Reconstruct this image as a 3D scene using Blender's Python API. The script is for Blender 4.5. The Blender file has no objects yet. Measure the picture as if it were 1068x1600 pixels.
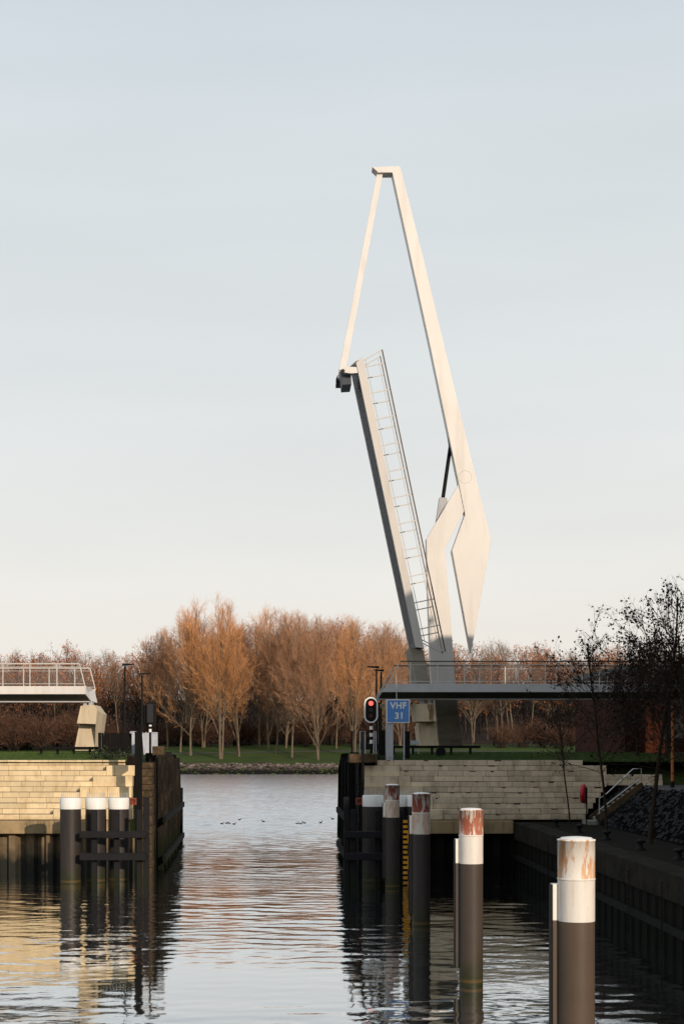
import bpy, math, random
import numpy as np
from mathutils import Vector, Matrix

SC = bpy.context.scene
COL = SC.collection
# ------------------------------------------------------------------ camera
F = 2400.0            # focal length in pixels of the 1068 x 1600 photograph
CX, CY = 435.0, 1165.0
EYE = 6.5             # eye height above the water
cam_d = bpy.data.cameras.new("camera")
cam = bpy.data.objects.new("camera", cam_d); COL.objects.link(cam)
cam.location = (0, 0, EYE)
cam.rotation_euler = (math.radians(90), 0, 0)
cam_d.sensor_fit = 'VERTICAL'; cam_d.sensor_height = 36.0; cam_d.sensor_width = 24.0
cam_d.lens = F / 1600 * 36.0
cam_d.shift_x = (534 - CX) / 1600
cam_d.shift_y = (CY - 800) / 1600
cam_d.clip_start = 0.5; cam_d.clip_end = 6000
SC.camera = cam
# ------------------------------------------------------------------ sun, sky, exposure
SUN_AZ = math.radians(25)      # to the right of straight behind the camera
SUN_EL = math.radians(15.5)
sdir = Vector((-math.sin(SUN_AZ) * math.cos(SUN_EL), math.cos(SUN_AZ) * math.cos(SUN_EL), -math.sin(SUN_EL)))
sun_d = bpy.data.lights.new("sun", 'SUN')
sun_d.energy = 3.6; sun_d.angle = math.radians(0.6); sun_d.color = (1.0, 0.82, 0.64)
sun = bpy.data.objects.new("sun", sun_d); COL.objects.link(sun)
sun.location = (60, -60, 60)
sun.rotation_euler = sdir.to_track_quat('-Z', 'Y').to_euler()

world = bpy.data.worlds.new("World"); SC.world = world; world.use_nodes = True
wt = world.node_tree; wt.nodes.clear()
wo = wt.nodes.new('ShaderNodeOutputWorld'); bg = wt.nodes.new('ShaderNodeBackground')
sky = wt.nodes.new('ShaderNodeTexSky'); sky.sky_type = 'NISHITA'; sky.sun_disc = False
sky.sun_elevation = SUN_EL; sky.sun_rotation = math.radians(180) - SUN_AZ; sky.dust_density = 2.0; sky.ozone_density = 1.5
# thin high veil of cloud over the clear sky: pale, warmer towards the horizon
tc = wt.nodes.new('ShaderNodeTexCoord'); sp = wt.nodes.new('ShaderNodeSeparateXYZ')
wt.links.new(tc.outputs['Generated'], sp.inputs[0])
ramp = wt.nodes.new('ShaderNodeValToRGB'); ramp.color_ramp.interpolation = 'B_SPLINE'
cr = ramp.color_ramp
cr.elements[0].position = 0.0; cr.elements[0].color = (0.89, 0.80, 0.71, 1)
cr.elements[1].position = 1.0; cr.elements[1].color = (0.42, 0.50, 0.60, 1)
for p, c in ((0.06, (0.87, 0.82, 0.755, 1)), (0.14, (0.80, 0.80, 0.775, 1)), (0.23, (0.76, 0.785, 0.785, 1)), (0.33, (0.71, 0.755, 0.768, 1)), (0.44, (0.64, 0.705, 0.738, 1))):
    e = cr.elements.new(p); e.color = c
wt.links.new(sp.outputs['Z'], ramp.inputs[0])
# faint broad streaks in the veil
mp = wt.nodes.new('ShaderNodeMapping'); mp.inputs['Scale'].default_value = (1.2, 1.2, 7.0)
wt.links.new(tc.outputs['Generated'], mp.inputs[0])
nz = wt.nodes.new('ShaderNodeTexNoise'); nz.inputs['Scale'].default_value = 2.2; nz.inputs['Detail'].default_value = 4; nz.inputs['Roughness'].default_value = 0.45
wt.links.new(mp.outputs[0], nz.inputs[0])
mr = wt.nodes.new('ShaderNodeMapRange'); mr.inputs[1].default_value = 0.3; mr.inputs[2].default_value = 0.7
mr.inputs[3].default_value = 0.955; mr.inputs[4].default_value = 1.035
wt.links.new(nz.outputs[0], mr.inputs[0])
vm = wt.nodes.new('ShaderNodeVectorMath'); vm.operation = 'SCALE'
wt.links.new(ramp.outputs[0], vm.inputs[0]); wt.links.new(mr.outputs[0], vm.inputs['Scale'])
sc2 = wt.nodes.new('ShaderNodeVectorMath'); sc2.operation = 'SCALE'; sc2.inputs['Scale'].default_value = 10.1
wt.links.new(vm.outputs[0], sc2.inputs[0])
mx = wt.nodes.new('ShaderNodeMix'); mx.data_type = 'RGBA'; mx.inputs[0].default_value = 0.92
wt.links.new(sky.outputs[0], mx.inputs[6]); wt.links.new(sc2.outputs[0], mx.inputs[7])
wt.links.new(mx.outputs[2], bg.inputs[0]); bg.inputs[1].default_value = 0.105
wt.links.new(bg.outputs[0], wo.inputs[0])

SC.view_settings.view_transform = 'Standard'; SC.view_settings.look = 'None'
SC.view_settings.exposure = 0.0; SC.view_settings.gamma = 1.0
SC.render.engine = 'CYCLES'
SC.cycles.use_denoising = True
SC.cycles.max_bounces = 6; SC.cycles.transparent_max_bounces = 8
SC.cycles.caustics_reflective = False; SC.cycles.caustics_refractive = False

RNG = random.Random(7)
# ------------------------------------------------------------------ helpers
def P(px, py, Y):
    return Vector(((px - CX) * Y / F, Y, EYE - (py - CY) * Y / F))
def XZ(px, py, Y):
    p = P(px, py, Y); return (p.x, p.z)

class MB:
    """collects shapes in world coordinates; build() links them as ONE mesh object"""
    def __init__(s): s.v = []; s.f = []; s.smooth = []
    def add(s, vs, fs, smooth=False):
        b = len(s.v); s.v.extend([tuple(v) for v in vs]); s.f.extend([tuple(i + b for i in f) for f in fs]); s.smooth.extend([smooth] * len(fs))
    def hexa(s, b4, t4):
        s.add(list(b4) + list(t4), [(3, 2, 1, 0), (4, 5, 6, 7), (0, 1, 5, 4), (1, 2, 6, 5), (2, 3, 7, 6), (3, 0, 4, 7)])
    def box(s, x0, x1, y0, y1, z0, z1, bev=0.0):
        if bev > 0:
            b = min(bev, (x1 - x0) / 3, (y1 - y0) / 3, (z1 - z0) / 3)
            pts = [];
            for sx, X, xi in ((-1, x0, 1), (1, x1, -1)):
                for sy, Yy, yi in ((-1, y0, 1), (1, y1, -1)):
                    for sz, Z, zi in ((-1, z0, 1), (1, z1, -1)):
                        pts += [(X, Yy + yi * b, Z + zi * b), (X + xi * b, Yy, Z + zi * b), (X + xi * b, Yy + yi * b, Z)]
            # corner index c = 4*ix+2*iy+iz ; vertex 3c+axis
            def V(ix, iy, iz, a): return 3 * (4 * ix + 2 * iy + iz) + a
            fs = []
            for i in (0, 1):
                q = [V(i, 0, 0, 0), V(i, 1, 0, 0), V(i, 1, 1, 0), V(i, 0, 1, 0)]; fs.append(q if i else q[::-1])
                q = [V(0, i, 0, 1), V(1, i, 0, 1), V(1, i, 1, 1), V(0, i, 1, 1)]; fs.append(q[::-1] if i else q)
                q = [V(0, 0, i, 2), V(1, 0, i, 2), V(1, 1, i, 2), V(0, 1, i, 2)]; fs.append(q if i else q[::-1])
            for i in (0, 1):
                for j in (0, 1):
                    fs.append([V(i, j, 0, 0), V(i, j, 1, 0), V(i, j, 1, 1), V(i, j, 0, 1)])
                    fs.append([V(i, 0, j, 0), V(i, 1, j, 0), V(i, 1, j, 2), V(i, 0, j, 2)])
                    fs.append([V(0, i, j, 1), V(1, i, j, 1), V(1, i, j, 2), V(0, i, j, 2)])
            for i in (0, 1):
                for j in (0, 1):
                    for k in (0, 1): fs.append([V(i, j, k, 0), V(i, j, k, 1), V(i, j, k, 2)])
            s.add(pts, fs)
        else:
            s.hexa([(x0, y0, z0), (x1, y0, z0), (x1, y1, z0), (x0, y1, z0)], [(x0, y0, z1), (x1, y0, z1), (x1, y1, z1), (x0, y1, z1)])
    def prism(s, xz, y0, y1):
        """polygon in the X-Z plane extruded along Y"""
        n = len(xz)
        vs = [(x, y0, z) for x, z in xz] + [(x, y1, z) for x, z in xz]
        s.add(vs, [tuple(range(n)), tuple(range(2 * n - 1, n - 1, -1))] + [(i, i + n, (i + 1) % n + n, (i + 1) % n) for i in range(n)])
    def extrude_dir(s, poly, d):
        n = len(poly); d = Vector(d)
        vs = [Vector(p) for p in poly] + [Vector(p) + d for p in poly]
        s.add(vs, [tuple(range(n)), tuple(range(2 * n - 1, n - 1, -1))] + [(i, i + n, (i + 1) % n + n, (i + 1) % n) for i in range(n)])
    def cyl(s, x, y, z0, z1, r, n=28, r1=None, bev=0.0, smooth=True):
        prof = [(r, z0), (r if r1 is None else r1, z1)]
        if bev: prof = [(r, z0), (r, z1 - bev), (r - bev * .4, z1 - bev * .25), (r - bev, z1)]
        s.lathe(x, y, prof, n, smooth)
    def lathe(s, x, y, prof, n=24, smooth=True, cap=True):
        vs = []; fs = []
        for r, z in prof:
            for i in range(n):
                a = 2 * math.pi * i / n; vs.append((x + r * math.cos(a), y + r * math.sin(a), z))
        for k in range(len(prof) - 1):
            for i in range(n):
                j = (i + 1) % n; fs.append((k * n + i, k * n + j, (k + 1) * n + j, (k + 1) * n + i))
        s.add(vs, fs, smooth)
        if cap:
            m = len(prof) - 1
            s.add([v for v in vs[:n]], [tuple(range(n - 1, -1, -1))]); s.add(vs[m * n:], [tuple(range(n))])
    def tube(s, pts, r, n=6, smooth=True):
        pts = [Vector(p) for p in pts]; rs = r if isinstance(r, (list, tuple)) else [r] * len(pts)
        vs = []; up = None
        for i, p in enumerate(pts):
            d = (pts[min(i + 1, len(pts) - 1)] - pts[max(i - 1, 0)]).normalized()
            a = d.cross(Vector((0, 0, 1))) if abs(d.z) < .95 else d.cross(Vector((0, 1, 0)))
            a.normalize(); b = d.cross(a)
            for k in range(n):
                t = 2 * math.pi * (k + .5) / n; vs.append(p + (a * math.cos(t) + b * math.sin(t)) * rs[i])
        fs = []
        for i in range(len(pts) - 1):
            for k in range(n):
                j = (k + 1) % n; fs.append((i * n + k, i * n + j, (i + 1) * n + j, (i + 1) * n + k))
        s.add(vs, fs, smooth)
        s.add(vs[:n], [tuple(range(n - 1, -1, -1))]); s.add(vs[-n:], [tuple(range(n))])
    def bar(s, p, q, w, h, side=(0, 1, 0)):
        """rectangular bar from p to q, w across along `side`, h across the other way"""
        p, q = Vector(p), Vector(q); d = (q - p).normalized(); a = Vector(side); a = (a - d * a.dot(d)).normalized(); b = d.cross(a)
        c = [a * sx * w / 2 + b * sy * h / 2 for sx, sy in ((-1, -1), (1, -1), (1, 1), (-1, 1))]
        s.hexa([p + k for k in c], [q + k for k in c])
    def build(s, name, m, parent=None, origin=None):
        me = bpy.data.meshes.new(name)
        o = bpy.data.objects.new(name, me); COL.objects.link(o)
        if parent is not None:
            off = Vector(ORG[parent]); o.parent = parent; ORG[o] = off
        else:
            off = Vector(origin) if origin is not None else Vector((0, 0, 0)); o.location = off; ORG[o] = off
        me.from_pydata([(v[0] - off.x, v[1] - off.y, v[2] - off.z) for v in s.v], [], s.f)
        me.polygons.foreach_set('use_smooth', s.smooth)
        me.update()
        import bmesh as _b
        bm = _b.new(); bm.from_mesh(me); _b.ops.recalc_face_normals(bm, faces=bm.faces); bm.to_mesh(me); bm.free()
        me.materials.append(m)
        return o
ORG = {}
def tag(o, label=None, cat=None, group=None, kind=None):
    if label: o['label'] = label
    if cat: o['category'] = cat
    if group: o['group'] = group
    if kind: o['kind'] = kind
    return o
def thing(name, label, cat, loc, group=None):
    o = bpy.data.objects.new(name, None); COL.objects.link(o); o.location = loc; o.empty_display_size = .3
    ORG[o] = Vector(loc); tag(o, label, cat, group); return o

def bevel(o, w, seg=2):
    m = o.modifiers.new('bevel', 'BEVEL'); m.width = w; m.segments = seg; m.limit_method = 'ANGLE'; m.angle_limit = math.radians(35)
    return o

# ------------------------------------------------------------------ materials
def mat(name, col, rough=.6, var=.12, scale=2.0, stretch=(1, 1, 1), bump=0.0, bscale=25.0, metal=0.0, stain=None, stain_amt=.5, stain_scale=(1.5, 1.5, .25), spec=.4, island=0.0, tide=None, tide_z=(0.3, 1.1), ring=None):
    m = bpy.data.materials.new(name); m.use_nodes = True; t = m.node_tree; N = t.nodes; L = t.links
    b = N['Principled BSDF']; b.inputs['Roughness'].default_value = rough; b.inputs['Metallic'].default_value = metal
    b.inputs['Specular IOR Level'].default_value = spec
    g = N.new('ShaderNodeNewGeometry')
    mp = N.new('ShaderNodeMapping'); mp.inputs['Scale'].default_value = stretch; L.new(g.outputs['Position'], mp.inputs[0])
    n = N.new('ShaderNodeTexNoise'); n.inputs['Scale'].default_value = scale; n.inputs['Detail'].default_value = 6; n.inputs['Roughness'].default_value = .6
    L.new(mp.outputs[0], n.inputs[0])
    r = N.new('ShaderNodeMapRange'); r.inputs[1].default_value = .25; r.inputs[2].default_value = .75; r.inputs[3].default_value = 1 - var; r.inputs[4].default_value = 1 + var
    L.new(n.outputs[0], r.inputs[0])
    fac = r.outputs[0]
    if island:
        ri = N.new('ShaderNodeMapRange'); ri.inputs[3].default_value = 1 - island; ri.inputs[4].default_value = 1 + island
        L.new(g.outputs['Random Per Island'], ri.inputs[0])
        mu = N.new('ShaderNodeMath'); mu.operation = 'MULTIPLY'; L.new(fac, mu.inputs[0]); L.new(ri.outputs[0], mu.inputs[1]); fac = mu.outputs[0]
    v = N.new('ShaderNodeVectorMath'); v.operation = 'SCALE'; v.inputs[0].default_value = col[:3]; L.new(fac, v.inputs['Scale'])
    out = v.outputs[0]
    if stain:
        mp2 = N.new('ShaderNodeMapping'); mp2.inputs['Scale'].default_value = stain_scale; L.new(g.outputs['Position'], mp2.inputs[0])
        n2 = N.new('ShaderNodeTexNoise'); n2.inputs['Scale'].default_value = 2.0; n2.inputs['Detail'].default_value = 7; n2.inputs['Roughness'].default_value = .65; L.new(mp2.outputs[0], n2.inputs[0])
        r2 = N.new('ShaderNodeMapRange'); r2.inputs[1].default_value = .48; r2.inputs[2].default_value = .68; r2.inputs[3].default_value = 0; r2.inputs[4].default_value = stain_amt; L.new(n2.outputs[0], r2.inputs[0])
        mm = N.new('ShaderNodeMix'); mm.data_type = 'RGBA'; L.new(r2.outputs[0], mm.inputs[0]); L.new(out, mm.inputs[6]); mm.inputs[7].default_value = (*stain, 1); out = mm.outputs[2]
    if tide:   # growth of algae below the high water line, with a ragged edge
        s = N.new('ShaderNodeSeparateXYZ'); L.new(g.outputs['Position'], s.inputs[0])
        n3 = N.new('ShaderNodeTexNoise'); n3.inputs['Scale'].default_value = 2.5; n3.inputs['Detail'].default_value = 5; L.new(g.outputs['Position'], n3.inputs[0])
        a = N.new('ShaderNodeMath'); a.operation = 'MULTIPLY_ADD'; a.inputs[1].default_value = .9; L.new(n3.outputs[0], a.inputs[0]); L.new(s.outputs['Z'], a.inputs[2])
        r3 = N.new('ShaderNodeMapRange'); r3.inputs[1].default_value = tide_z[0] + .45; r3.inputs[2].default_value = tide_z[1] + .45; r3.inputs[3].default_value = 1; r3.inputs[4].default_value = 0; L.new(a.outputs[0], r3.inputs[0])
        mm = N.new('ShaderNodeMix'); mm.data_type = 'RGBA'; L.new(r3.outputs[0], mm.inputs[0]); L.new(out, mm.inputs[6]); mm.inputs[7].default_value = (*tide, 1); out = mm.outputs[2]
    if ring:   # pale line of silt left just above the water
        s = N.new('ShaderNodeSeparateXYZ'); L.new(g.outputs['Position'], s.inputs[0])
        cr_ = N.new('ShaderNodeValToRGB'); e_ = cr_.color_ramp.elements; e_[0].position = .0; e_[0].color = (0, 0, 0, 1); e_[1].position = 1; e_[1].color = (0, 0, 0, 1)
        for p_, v_ in ((.28, 0), (.38, .5), (.6, .45), (.85, 0)):
            k_ = cr_.color_ramp.elements.new(p_); k_.color = (v_, v_, v_, 1)
        sc_ = N.new('ShaderNodeMath'); sc_.operation = 'MULTIPLY'; sc_.inputs[1].default_value = 4.2; L.new(s.outputs['Z'], sc_.inputs[0]); L.new(sc_.outputs[0], cr_.inputs[0])
        mm = N.new('ShaderNodeMix'); mm.data_type = 'RGBA'; L.new(cr_.outputs[0], mm.inputs[0]); L.new(out, mm.inputs[6]); mm.inputs[7].default_value = (*ring, 1); out = mm.outputs[2]
    L.new(out, b.inputs['Base Color'])
    if bump:
        nb = N.new('ShaderNodeTexNoise'); nb.inputs['Scale'].default_value = bscale; nb.inputs['Detail'].default_value = 5; L.new(mp.outputs[0], nb.inputs[0])
        bp = N.new('ShaderNodeBump'); bp.inputs['Strength'].default_value = bump; bp.inputs['Distance'].default_value = .03; L.new(nb.outputs[0], bp.inputs['Height']); L.new(bp.outputs[0], b.inputs['Normal'])
    return m

M = {}
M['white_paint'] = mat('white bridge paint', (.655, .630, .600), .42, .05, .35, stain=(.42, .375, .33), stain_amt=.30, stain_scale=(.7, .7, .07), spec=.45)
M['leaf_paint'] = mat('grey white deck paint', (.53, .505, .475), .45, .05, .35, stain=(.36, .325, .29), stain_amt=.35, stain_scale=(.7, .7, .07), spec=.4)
M['shade_grey_paint'] = mat('shade grey bridge paint', (.46, .465, .475), .5, .04, .8, stain=(.32, .30, .28), stain_amt=.3, stain_scale=(.8, .8, .3))  # white paint greyed, the right span's shade put into the colour
M['soffit'] = mat('shade dark soffit steel', (.07, .068, .062), .7, .15, 1.5, stain=(.15, .13, .1), stain_amt=.3)  # shade under the deck put into a dark steel tone
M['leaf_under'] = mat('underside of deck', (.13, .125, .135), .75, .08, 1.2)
M['crossbeam_shade'] = mat('blue grey shaded steel', (.050, .056, .072), .6, .1, 2, spec=.3)  # dark tone stands in for the tip beam's shaded lower face
M['rail'] = mat('galvanised rail', (.50, .48, .45), .45, .08, 3, metal=.0)
M['handrail'] = mat('handrail wood and steel', (.085, .06, .045), .6, .15, 4)
M['concrete'] = mat('pier concrete', (.55, .46, .325), .85, .10, 1.2, bump=.25, stain=(.26, .18, .10), stain_amt=.5, stain_scale=(1.4, 1.4, .2))
M['concrete_base'] = mat('pylon base concrete', (.25, .225, .18), .85, .14, 1.2, stretch=(.4, .4, 2.5), bump=.2, stain=(.13, .11, .08), stain_amt=.6, stain_scale=(.4, .4, 2.0))
M['cap'] = mat('capping beam concrete', (.31, .225, .12), .9, .25, 1.6, bump=.4, stain=(.10, .07, .035), stain_amt=.6, stain_scale=(1.2, 1.2, .4))
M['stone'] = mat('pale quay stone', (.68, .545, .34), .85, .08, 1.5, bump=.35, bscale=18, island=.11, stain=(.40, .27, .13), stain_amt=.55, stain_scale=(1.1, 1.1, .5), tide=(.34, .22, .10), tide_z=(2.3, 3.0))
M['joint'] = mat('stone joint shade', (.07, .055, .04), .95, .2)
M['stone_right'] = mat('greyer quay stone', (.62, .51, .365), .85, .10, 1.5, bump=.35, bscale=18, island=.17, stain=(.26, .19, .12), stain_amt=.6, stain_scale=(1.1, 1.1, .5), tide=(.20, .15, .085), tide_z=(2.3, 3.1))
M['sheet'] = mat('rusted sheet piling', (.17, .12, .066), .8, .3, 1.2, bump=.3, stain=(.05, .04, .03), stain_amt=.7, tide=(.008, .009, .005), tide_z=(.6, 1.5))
M['sheet_shaded'] = mat('shade black sheet piling', (.007, .006, .005), .9, .4, .8, stretch=(1, 1, .3), stain=(.015, .011, .008), stain_amt=.4, tide=(.003, .004, .002), tide_z=(.4, 1.2), spec=.08)  # near black copy of the piling, shade of the right side put in
M['timber'] = mat('weathered tarred timber', (.013, .011, .009), .95, .55, 2.2, stretch=(1.6, 1.6, .35), bump=.7, stain=(.048, .038, .026), stain_amt=.85, stain_scale=(2.2, 2.2, .5), tide=(.006, .009, .004), tide_z=(.9, 2.2), spec=.12)
M['timber_black'] = mat('black timber', (.008, .0075, .007), .9, .35, 3, stretch=(1, 1, .3), bump=.4, tide=(.005, .008, .004), tide_z=(.2, .9), spec=.12)
M['rubble'] = mat('brown weathered masonry', (.085, .058, .034), .95, .5, 3.2, bump=.9, bscale=9, stain=(.02, .02, .014), stain_amt=.8, stain_scale=(2, 2, 2), spec=.1)
M['fender'] = mat('black fender beam', (.010, .0095, .011), .75, .3, 2, bump=.2, tide=(.008, .011, .005), tide_z=(.2, .8), spec=.2)
M['pile'] = mat('dark shaded pile coating', (.030, .025, .024), .5, .12, 1.6, spec=.25, stain=(.07, .052, .036), stain_amt=.35, stain_scale=(3, 3, .35), tide=(.022, .026, .008), tide_z=(.1, .95), ring=(.15, .085, .032))  # darkened copy of the coat, shade of the farther channel piles put in
M['pile_sunlit_mid'] = mat('brown grey sunlit pile coating', (.062, .048, .040), .5, .12, 1.6, spec=.25, stain=(.07, .052, .036), stain_amt=.35, stain_scale=(3, 3, .35), tide=(.022, .026, .008), tide_z=(.1, .95), ring=(.15, .085, .032))  # lighter copy of the pile coat, sunlight put into its tone
M['pile_sunlit'] = mat('brown sunlit pile coating', (.092, .067, .049), .5, .12, 1.6, spec=.25, stain=(.13, .09, .055), stain_amt=.35, stain_scale=(3, 3, .35), tide=(.022, .026, .008), tide_z=(.1, .95), ring=(.15, .085, .032))  # lightest copy of the coat, sun on the nearest pile put into its brown
M['pile_white'] = mat('white pile paint', (.74, .71, .66), .5, .04, 2, stain=(.55, .36, .20), stain_amt=.35, stain_scale=(5, 5, .8))
M['white_cap'] = mat('white plastic cap', (.78, .77, .74), .45, .04, 1.5, stain=(.5, .47, .42), stain_amt=.2, stain_scale=(4, 4, .6))
M['board_white'] = mat('white fender board', (.80, .77, .70), .5, .05, 2)
M['black'] = mat('black painted steel', (.006, .006, .0065), .65, .2, 4, spec=.15)
M['dark_grey'] = mat('dark grey steel', (.022, .022, .024), .65, .2, 4, spec=.2)
M['grey_post'] = mat('pale grey post', (.40, .41, .43), .5, .08, 4, stain=(.22, .22, .22), stain_amt=.4)
M['light_box'] = mat('pale grey cabinet', (.42, .45, .50), .5, .08, 3, stain=(.25, .25, .26), stain_amt=.5, stain_scale=(3, 3, .5))
M['sign_blue'] = mat('blue sign face', (.085, .235, .56), .5, .03, 2)
M['sign_white'] = mat('white sign lettering', (.78, .78, .76), .5, .02, 2)
M['yellow'] = mat('yellow gauge marks', (.95, .42, .012), .45, .08, 6, stain=(.2, .1, .02), stain_amt=.25, stain_scale=(3, 3, 3), tide=(.10, .055, .008), tide_z=(-.2, .5))
M['red'] = mat('red plastic', (.42, .015, .022), .4, .06, 4)
M['brass'] = mat('brass ring', (.45, .34, .16), .35, .1, 8, metal=.7)
M['rust_piece'] = mat('red oxide steel', (.20, .045, .025), .8, .25, 5)
M['corten'] = mat('weathered steel cladding', (.042, .013, .008), .95, .3, .8, stretch=(1, 1, .6), stain=(.10, .028, .010), stain_amt=.5, stain_scale=(.35, .35, .2), spec=.1)
M['rust_sunlit'] = mat('sun orange rust pole', (.40, .13, .04), .75, .2, 3)  # rust colour with the orange of sunlight painted in
M['glass_dark'] = mat('dark window glass', (.02, .022, .026), .12, .1, 2, spec=.6)
M['brick'] = mat('brown brick', (.22, .12, .08), .9, .2, 3)
M['roof'] = mat('flat roof felt', (.08, .08, .085), .9, .2, 2)
M['grass'] = mat('grass turf', (.022, .036, .009), .95, .35, 1.2, bump=.8, bscale=12, stain=(.045, .042, .015), stain_amt=.5, stain_scale=(.5, .5, .5), spec=.1)
M['blade'] = mat('grass blades', (.055, .095, .018), .8, .35, 2.5, island=.35)
M['bank_grass'] = mat('far bank grass', (.046, .074, .019), .95, .30, .10, stain=(.045, .038, .02), stain_amt=.6, stain_scale=(.05, .16, .05), spec=.1)
M['leaf_litter'] = mat('woodland floor', (.035, .023, .017), .95, .3, .2, spec=.1)
M['path'] = mat('asphalt path', (.06, .058, .058), .9, .15, 1)
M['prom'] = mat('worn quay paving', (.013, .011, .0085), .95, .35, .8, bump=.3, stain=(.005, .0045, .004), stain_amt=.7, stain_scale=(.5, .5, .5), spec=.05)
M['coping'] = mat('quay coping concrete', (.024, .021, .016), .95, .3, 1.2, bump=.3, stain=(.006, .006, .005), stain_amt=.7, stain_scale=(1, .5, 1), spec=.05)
M['cobble'] = mat('black basalt setts', (.0075, .0075, .0085), .75, .4, 3, island=.65, bump=.4, spec=.16)
M['step'] = mat('concrete steps', (.22, .21, .19), .9, .15, 3)
M['steel_rail'] = mat('stainless handrail', (.55, .55, .55), .35, .05, 3, metal=.3)
M['rock'] = mat('grey riprap', (.105, .085, .075), .95, .35, 1.5, island=.75, tide=(.010, .010, .010), tide_z=(.7, 1.9), spec=.1)
M['pop_trunk'] = mat('grey tan poplar bark', (.135, .105, .075), .9, .35, 1.5, stretch=(2, 2, .4), spec=.1)
M['pop_twig'] = mat('orange poplar twigs', (.68, .335, .14), .9, .3, .12, island=.45, spec=.1)
M['pop_twig_brown'] = mat('pinkish brown poplar twigs', (.50, .27, .15), .9, .3, .12, island=.45, spec=.1)
M['grey_twig'] = mat('grey brown twigs', (.27, .165, .105), .9, .25, .12, island=.25, spec=.1)
M['rust_twig'] = mat('russet twigs', (.20, .085, .05), .9, .25, .12, island=.25, spec=.1)
M['rust_leaf'] = mat('russet leaves', (.42, .15, .05), .8, .35, .12, island=.4, spec=.1)
M['olive_leaf'] = mat('yellow brown leaves', (.20, .12, .03), .8, .3, .3, island=.4)
M['dark_bark'] = mat('dark bark', (.030, .023, .019), .95, .35, .3, spec=.1)
M['near_bark'] = mat('young tree bark', (.035, .024, .018), .95, .3, 5, stretch=(2, 2, .5), spec=.1)
M['near_leaf'] = mat('last dark leaves', (.018, .012, .007), .8, .3, 2, island=.5, spec=.15)
M['shrub_leaf'] = mat('ivy and bramble leaves', (.035, .055, .018), .8, .3, 3, island=.4)
M['branch'] = mat('brown grey branches', (.15, .10, .068), .95, .3, .3, spec=.1)  # bark tone that also stands in for shade low in the crowns
M['wood_depth'] = mat('shade dark wood stems', (.034, .025, .021), .95, .5, .15, spec=.05)  # dark tone stands in for shade deep in the wood
M['shrub_twig'] = mat('dark brown shrub twigs', (.125, .066, .043), .95, .3, .15, island=.3, spec=.1)
M['rust_streak'] = mat('brown rust streak', (.19, .115, .05), .9, .35, 4, stretch=(3, 3, .5), stain=(.40, .34, .25), stain_amt=.7, stain_scale=(4, 4, .6))
M['duck'] = mat('dark duck plumage', (.02, .018, .016), .7, .3, 8)

def mat_peel(name, base, under, white, lo):
    """worn pile head: red oxide primer, rust and flaking white paint"""
    m = bpy.data.materials.new(name); m.use_nodes = True; t = m.node_tree; N = t.nodes; L = t.links
    b = N['Principled BSDF']; b.inputs['Roughness'].default_value = .75
    g = N.new('ShaderNodeNewGeometry')
    def noise(sc, stretch, det=6, w=0):
        mp = N.new('ShaderNodeMapping'); mp.inputs['Scale'].default_value = stretch; mp.inputs['Location'].default_value = (w, w, w); L.new(g.outputs['Position'], mp.inputs[0])
        n = N.new('ShaderNodeTexNoise'); n.inputs['Scale'].default_value = sc; n.inputs['Detail'].default_value = det; n.inputs['Roughness'].default_value = .62; L.new(mp.outputs[0], n.inputs[0]); return n.outputs[0]
    def rng(x, a, c):
        r = N.new('ShaderNodeMapRange'); r.inputs[1].default_value = a; r.inputs[2].default_value = c; L.new(x, r.inputs[0]); return r.outputs[0]
    def mix(f, a, c):
        k = N.new('ShaderNodeMix'); k.data_type = 'RGBA'; L.new(f, k.inputs[0])
        for s, v in ((6, a), (7, c)):
            if isinstance(v, tuple): k.inputs[s].default_value = (*v, 1)
            else: L.new(v, k.inputs[s])
        return k.outputs[2]
    c = mix(rng(noise(3.0, (2, 2, .5)), .35, .65), base, under)
    c = mix(rng(noise(2.2, (2.6, 2.6, .55), 8, 3.3), lo, lo + .05), c, white)
    c = mix(rng(noise(9, (1, 1, .4), 5, 9), .58, .75), c, under)
    L.new(c, b.inputs['Base Color'])
    bp = N.new('ShaderNodeBump'); bp.inputs['Strength'].default_value = .3; bp.inputs['Distance'].default_value = .01; L.new(noise(12, (1, 1, .6)), bp.inputs['Height']); L.new(bp.outputs[0], b.inputs['Normal'])
    return m
M['peel_red'] = mat_peel('peeling red pile head', (.24, .045, .03), (.30, .10, .06), (.62, .58, .54), .495)
M['peel_mid'] = mat_peel('half white pile head', (.36, .09, .05), (.50, .20, .12), (.80, .76, .70), .482)
M['peel_pale'] = mat_peel('pale rusty pile head', (.62, .30, .15), (.74, .52, .34), (.84, .80, .74), .468)
M['band_rusty'] = mat_peel('rust washed white band', (.66, .56, .46), (.48, .27, .18), (.66, .60, .52), .50)

def emis(name, col, s):
    m = bpy.data.materials.new(name); m.use_nodes = True; b = m.node_tree.nodes['Principled BSDF']
    b.inputs['Base Color'].default_value = (*col, 1); b.inputs['Emission Color'].default_value = (*col, 1); b.inputs['Emission Strength'].default_value = s; return m
M['red_lamp'] = emis('lit red lamp', (1.0, .10, .08), 1.6)
M['red_dim'] = mat('unlit red lens', (.06, .004, .004), .3, .05)
M['green_dim'] = mat('unlit green lens', (.004, .018, .006), .3, .05)

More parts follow.
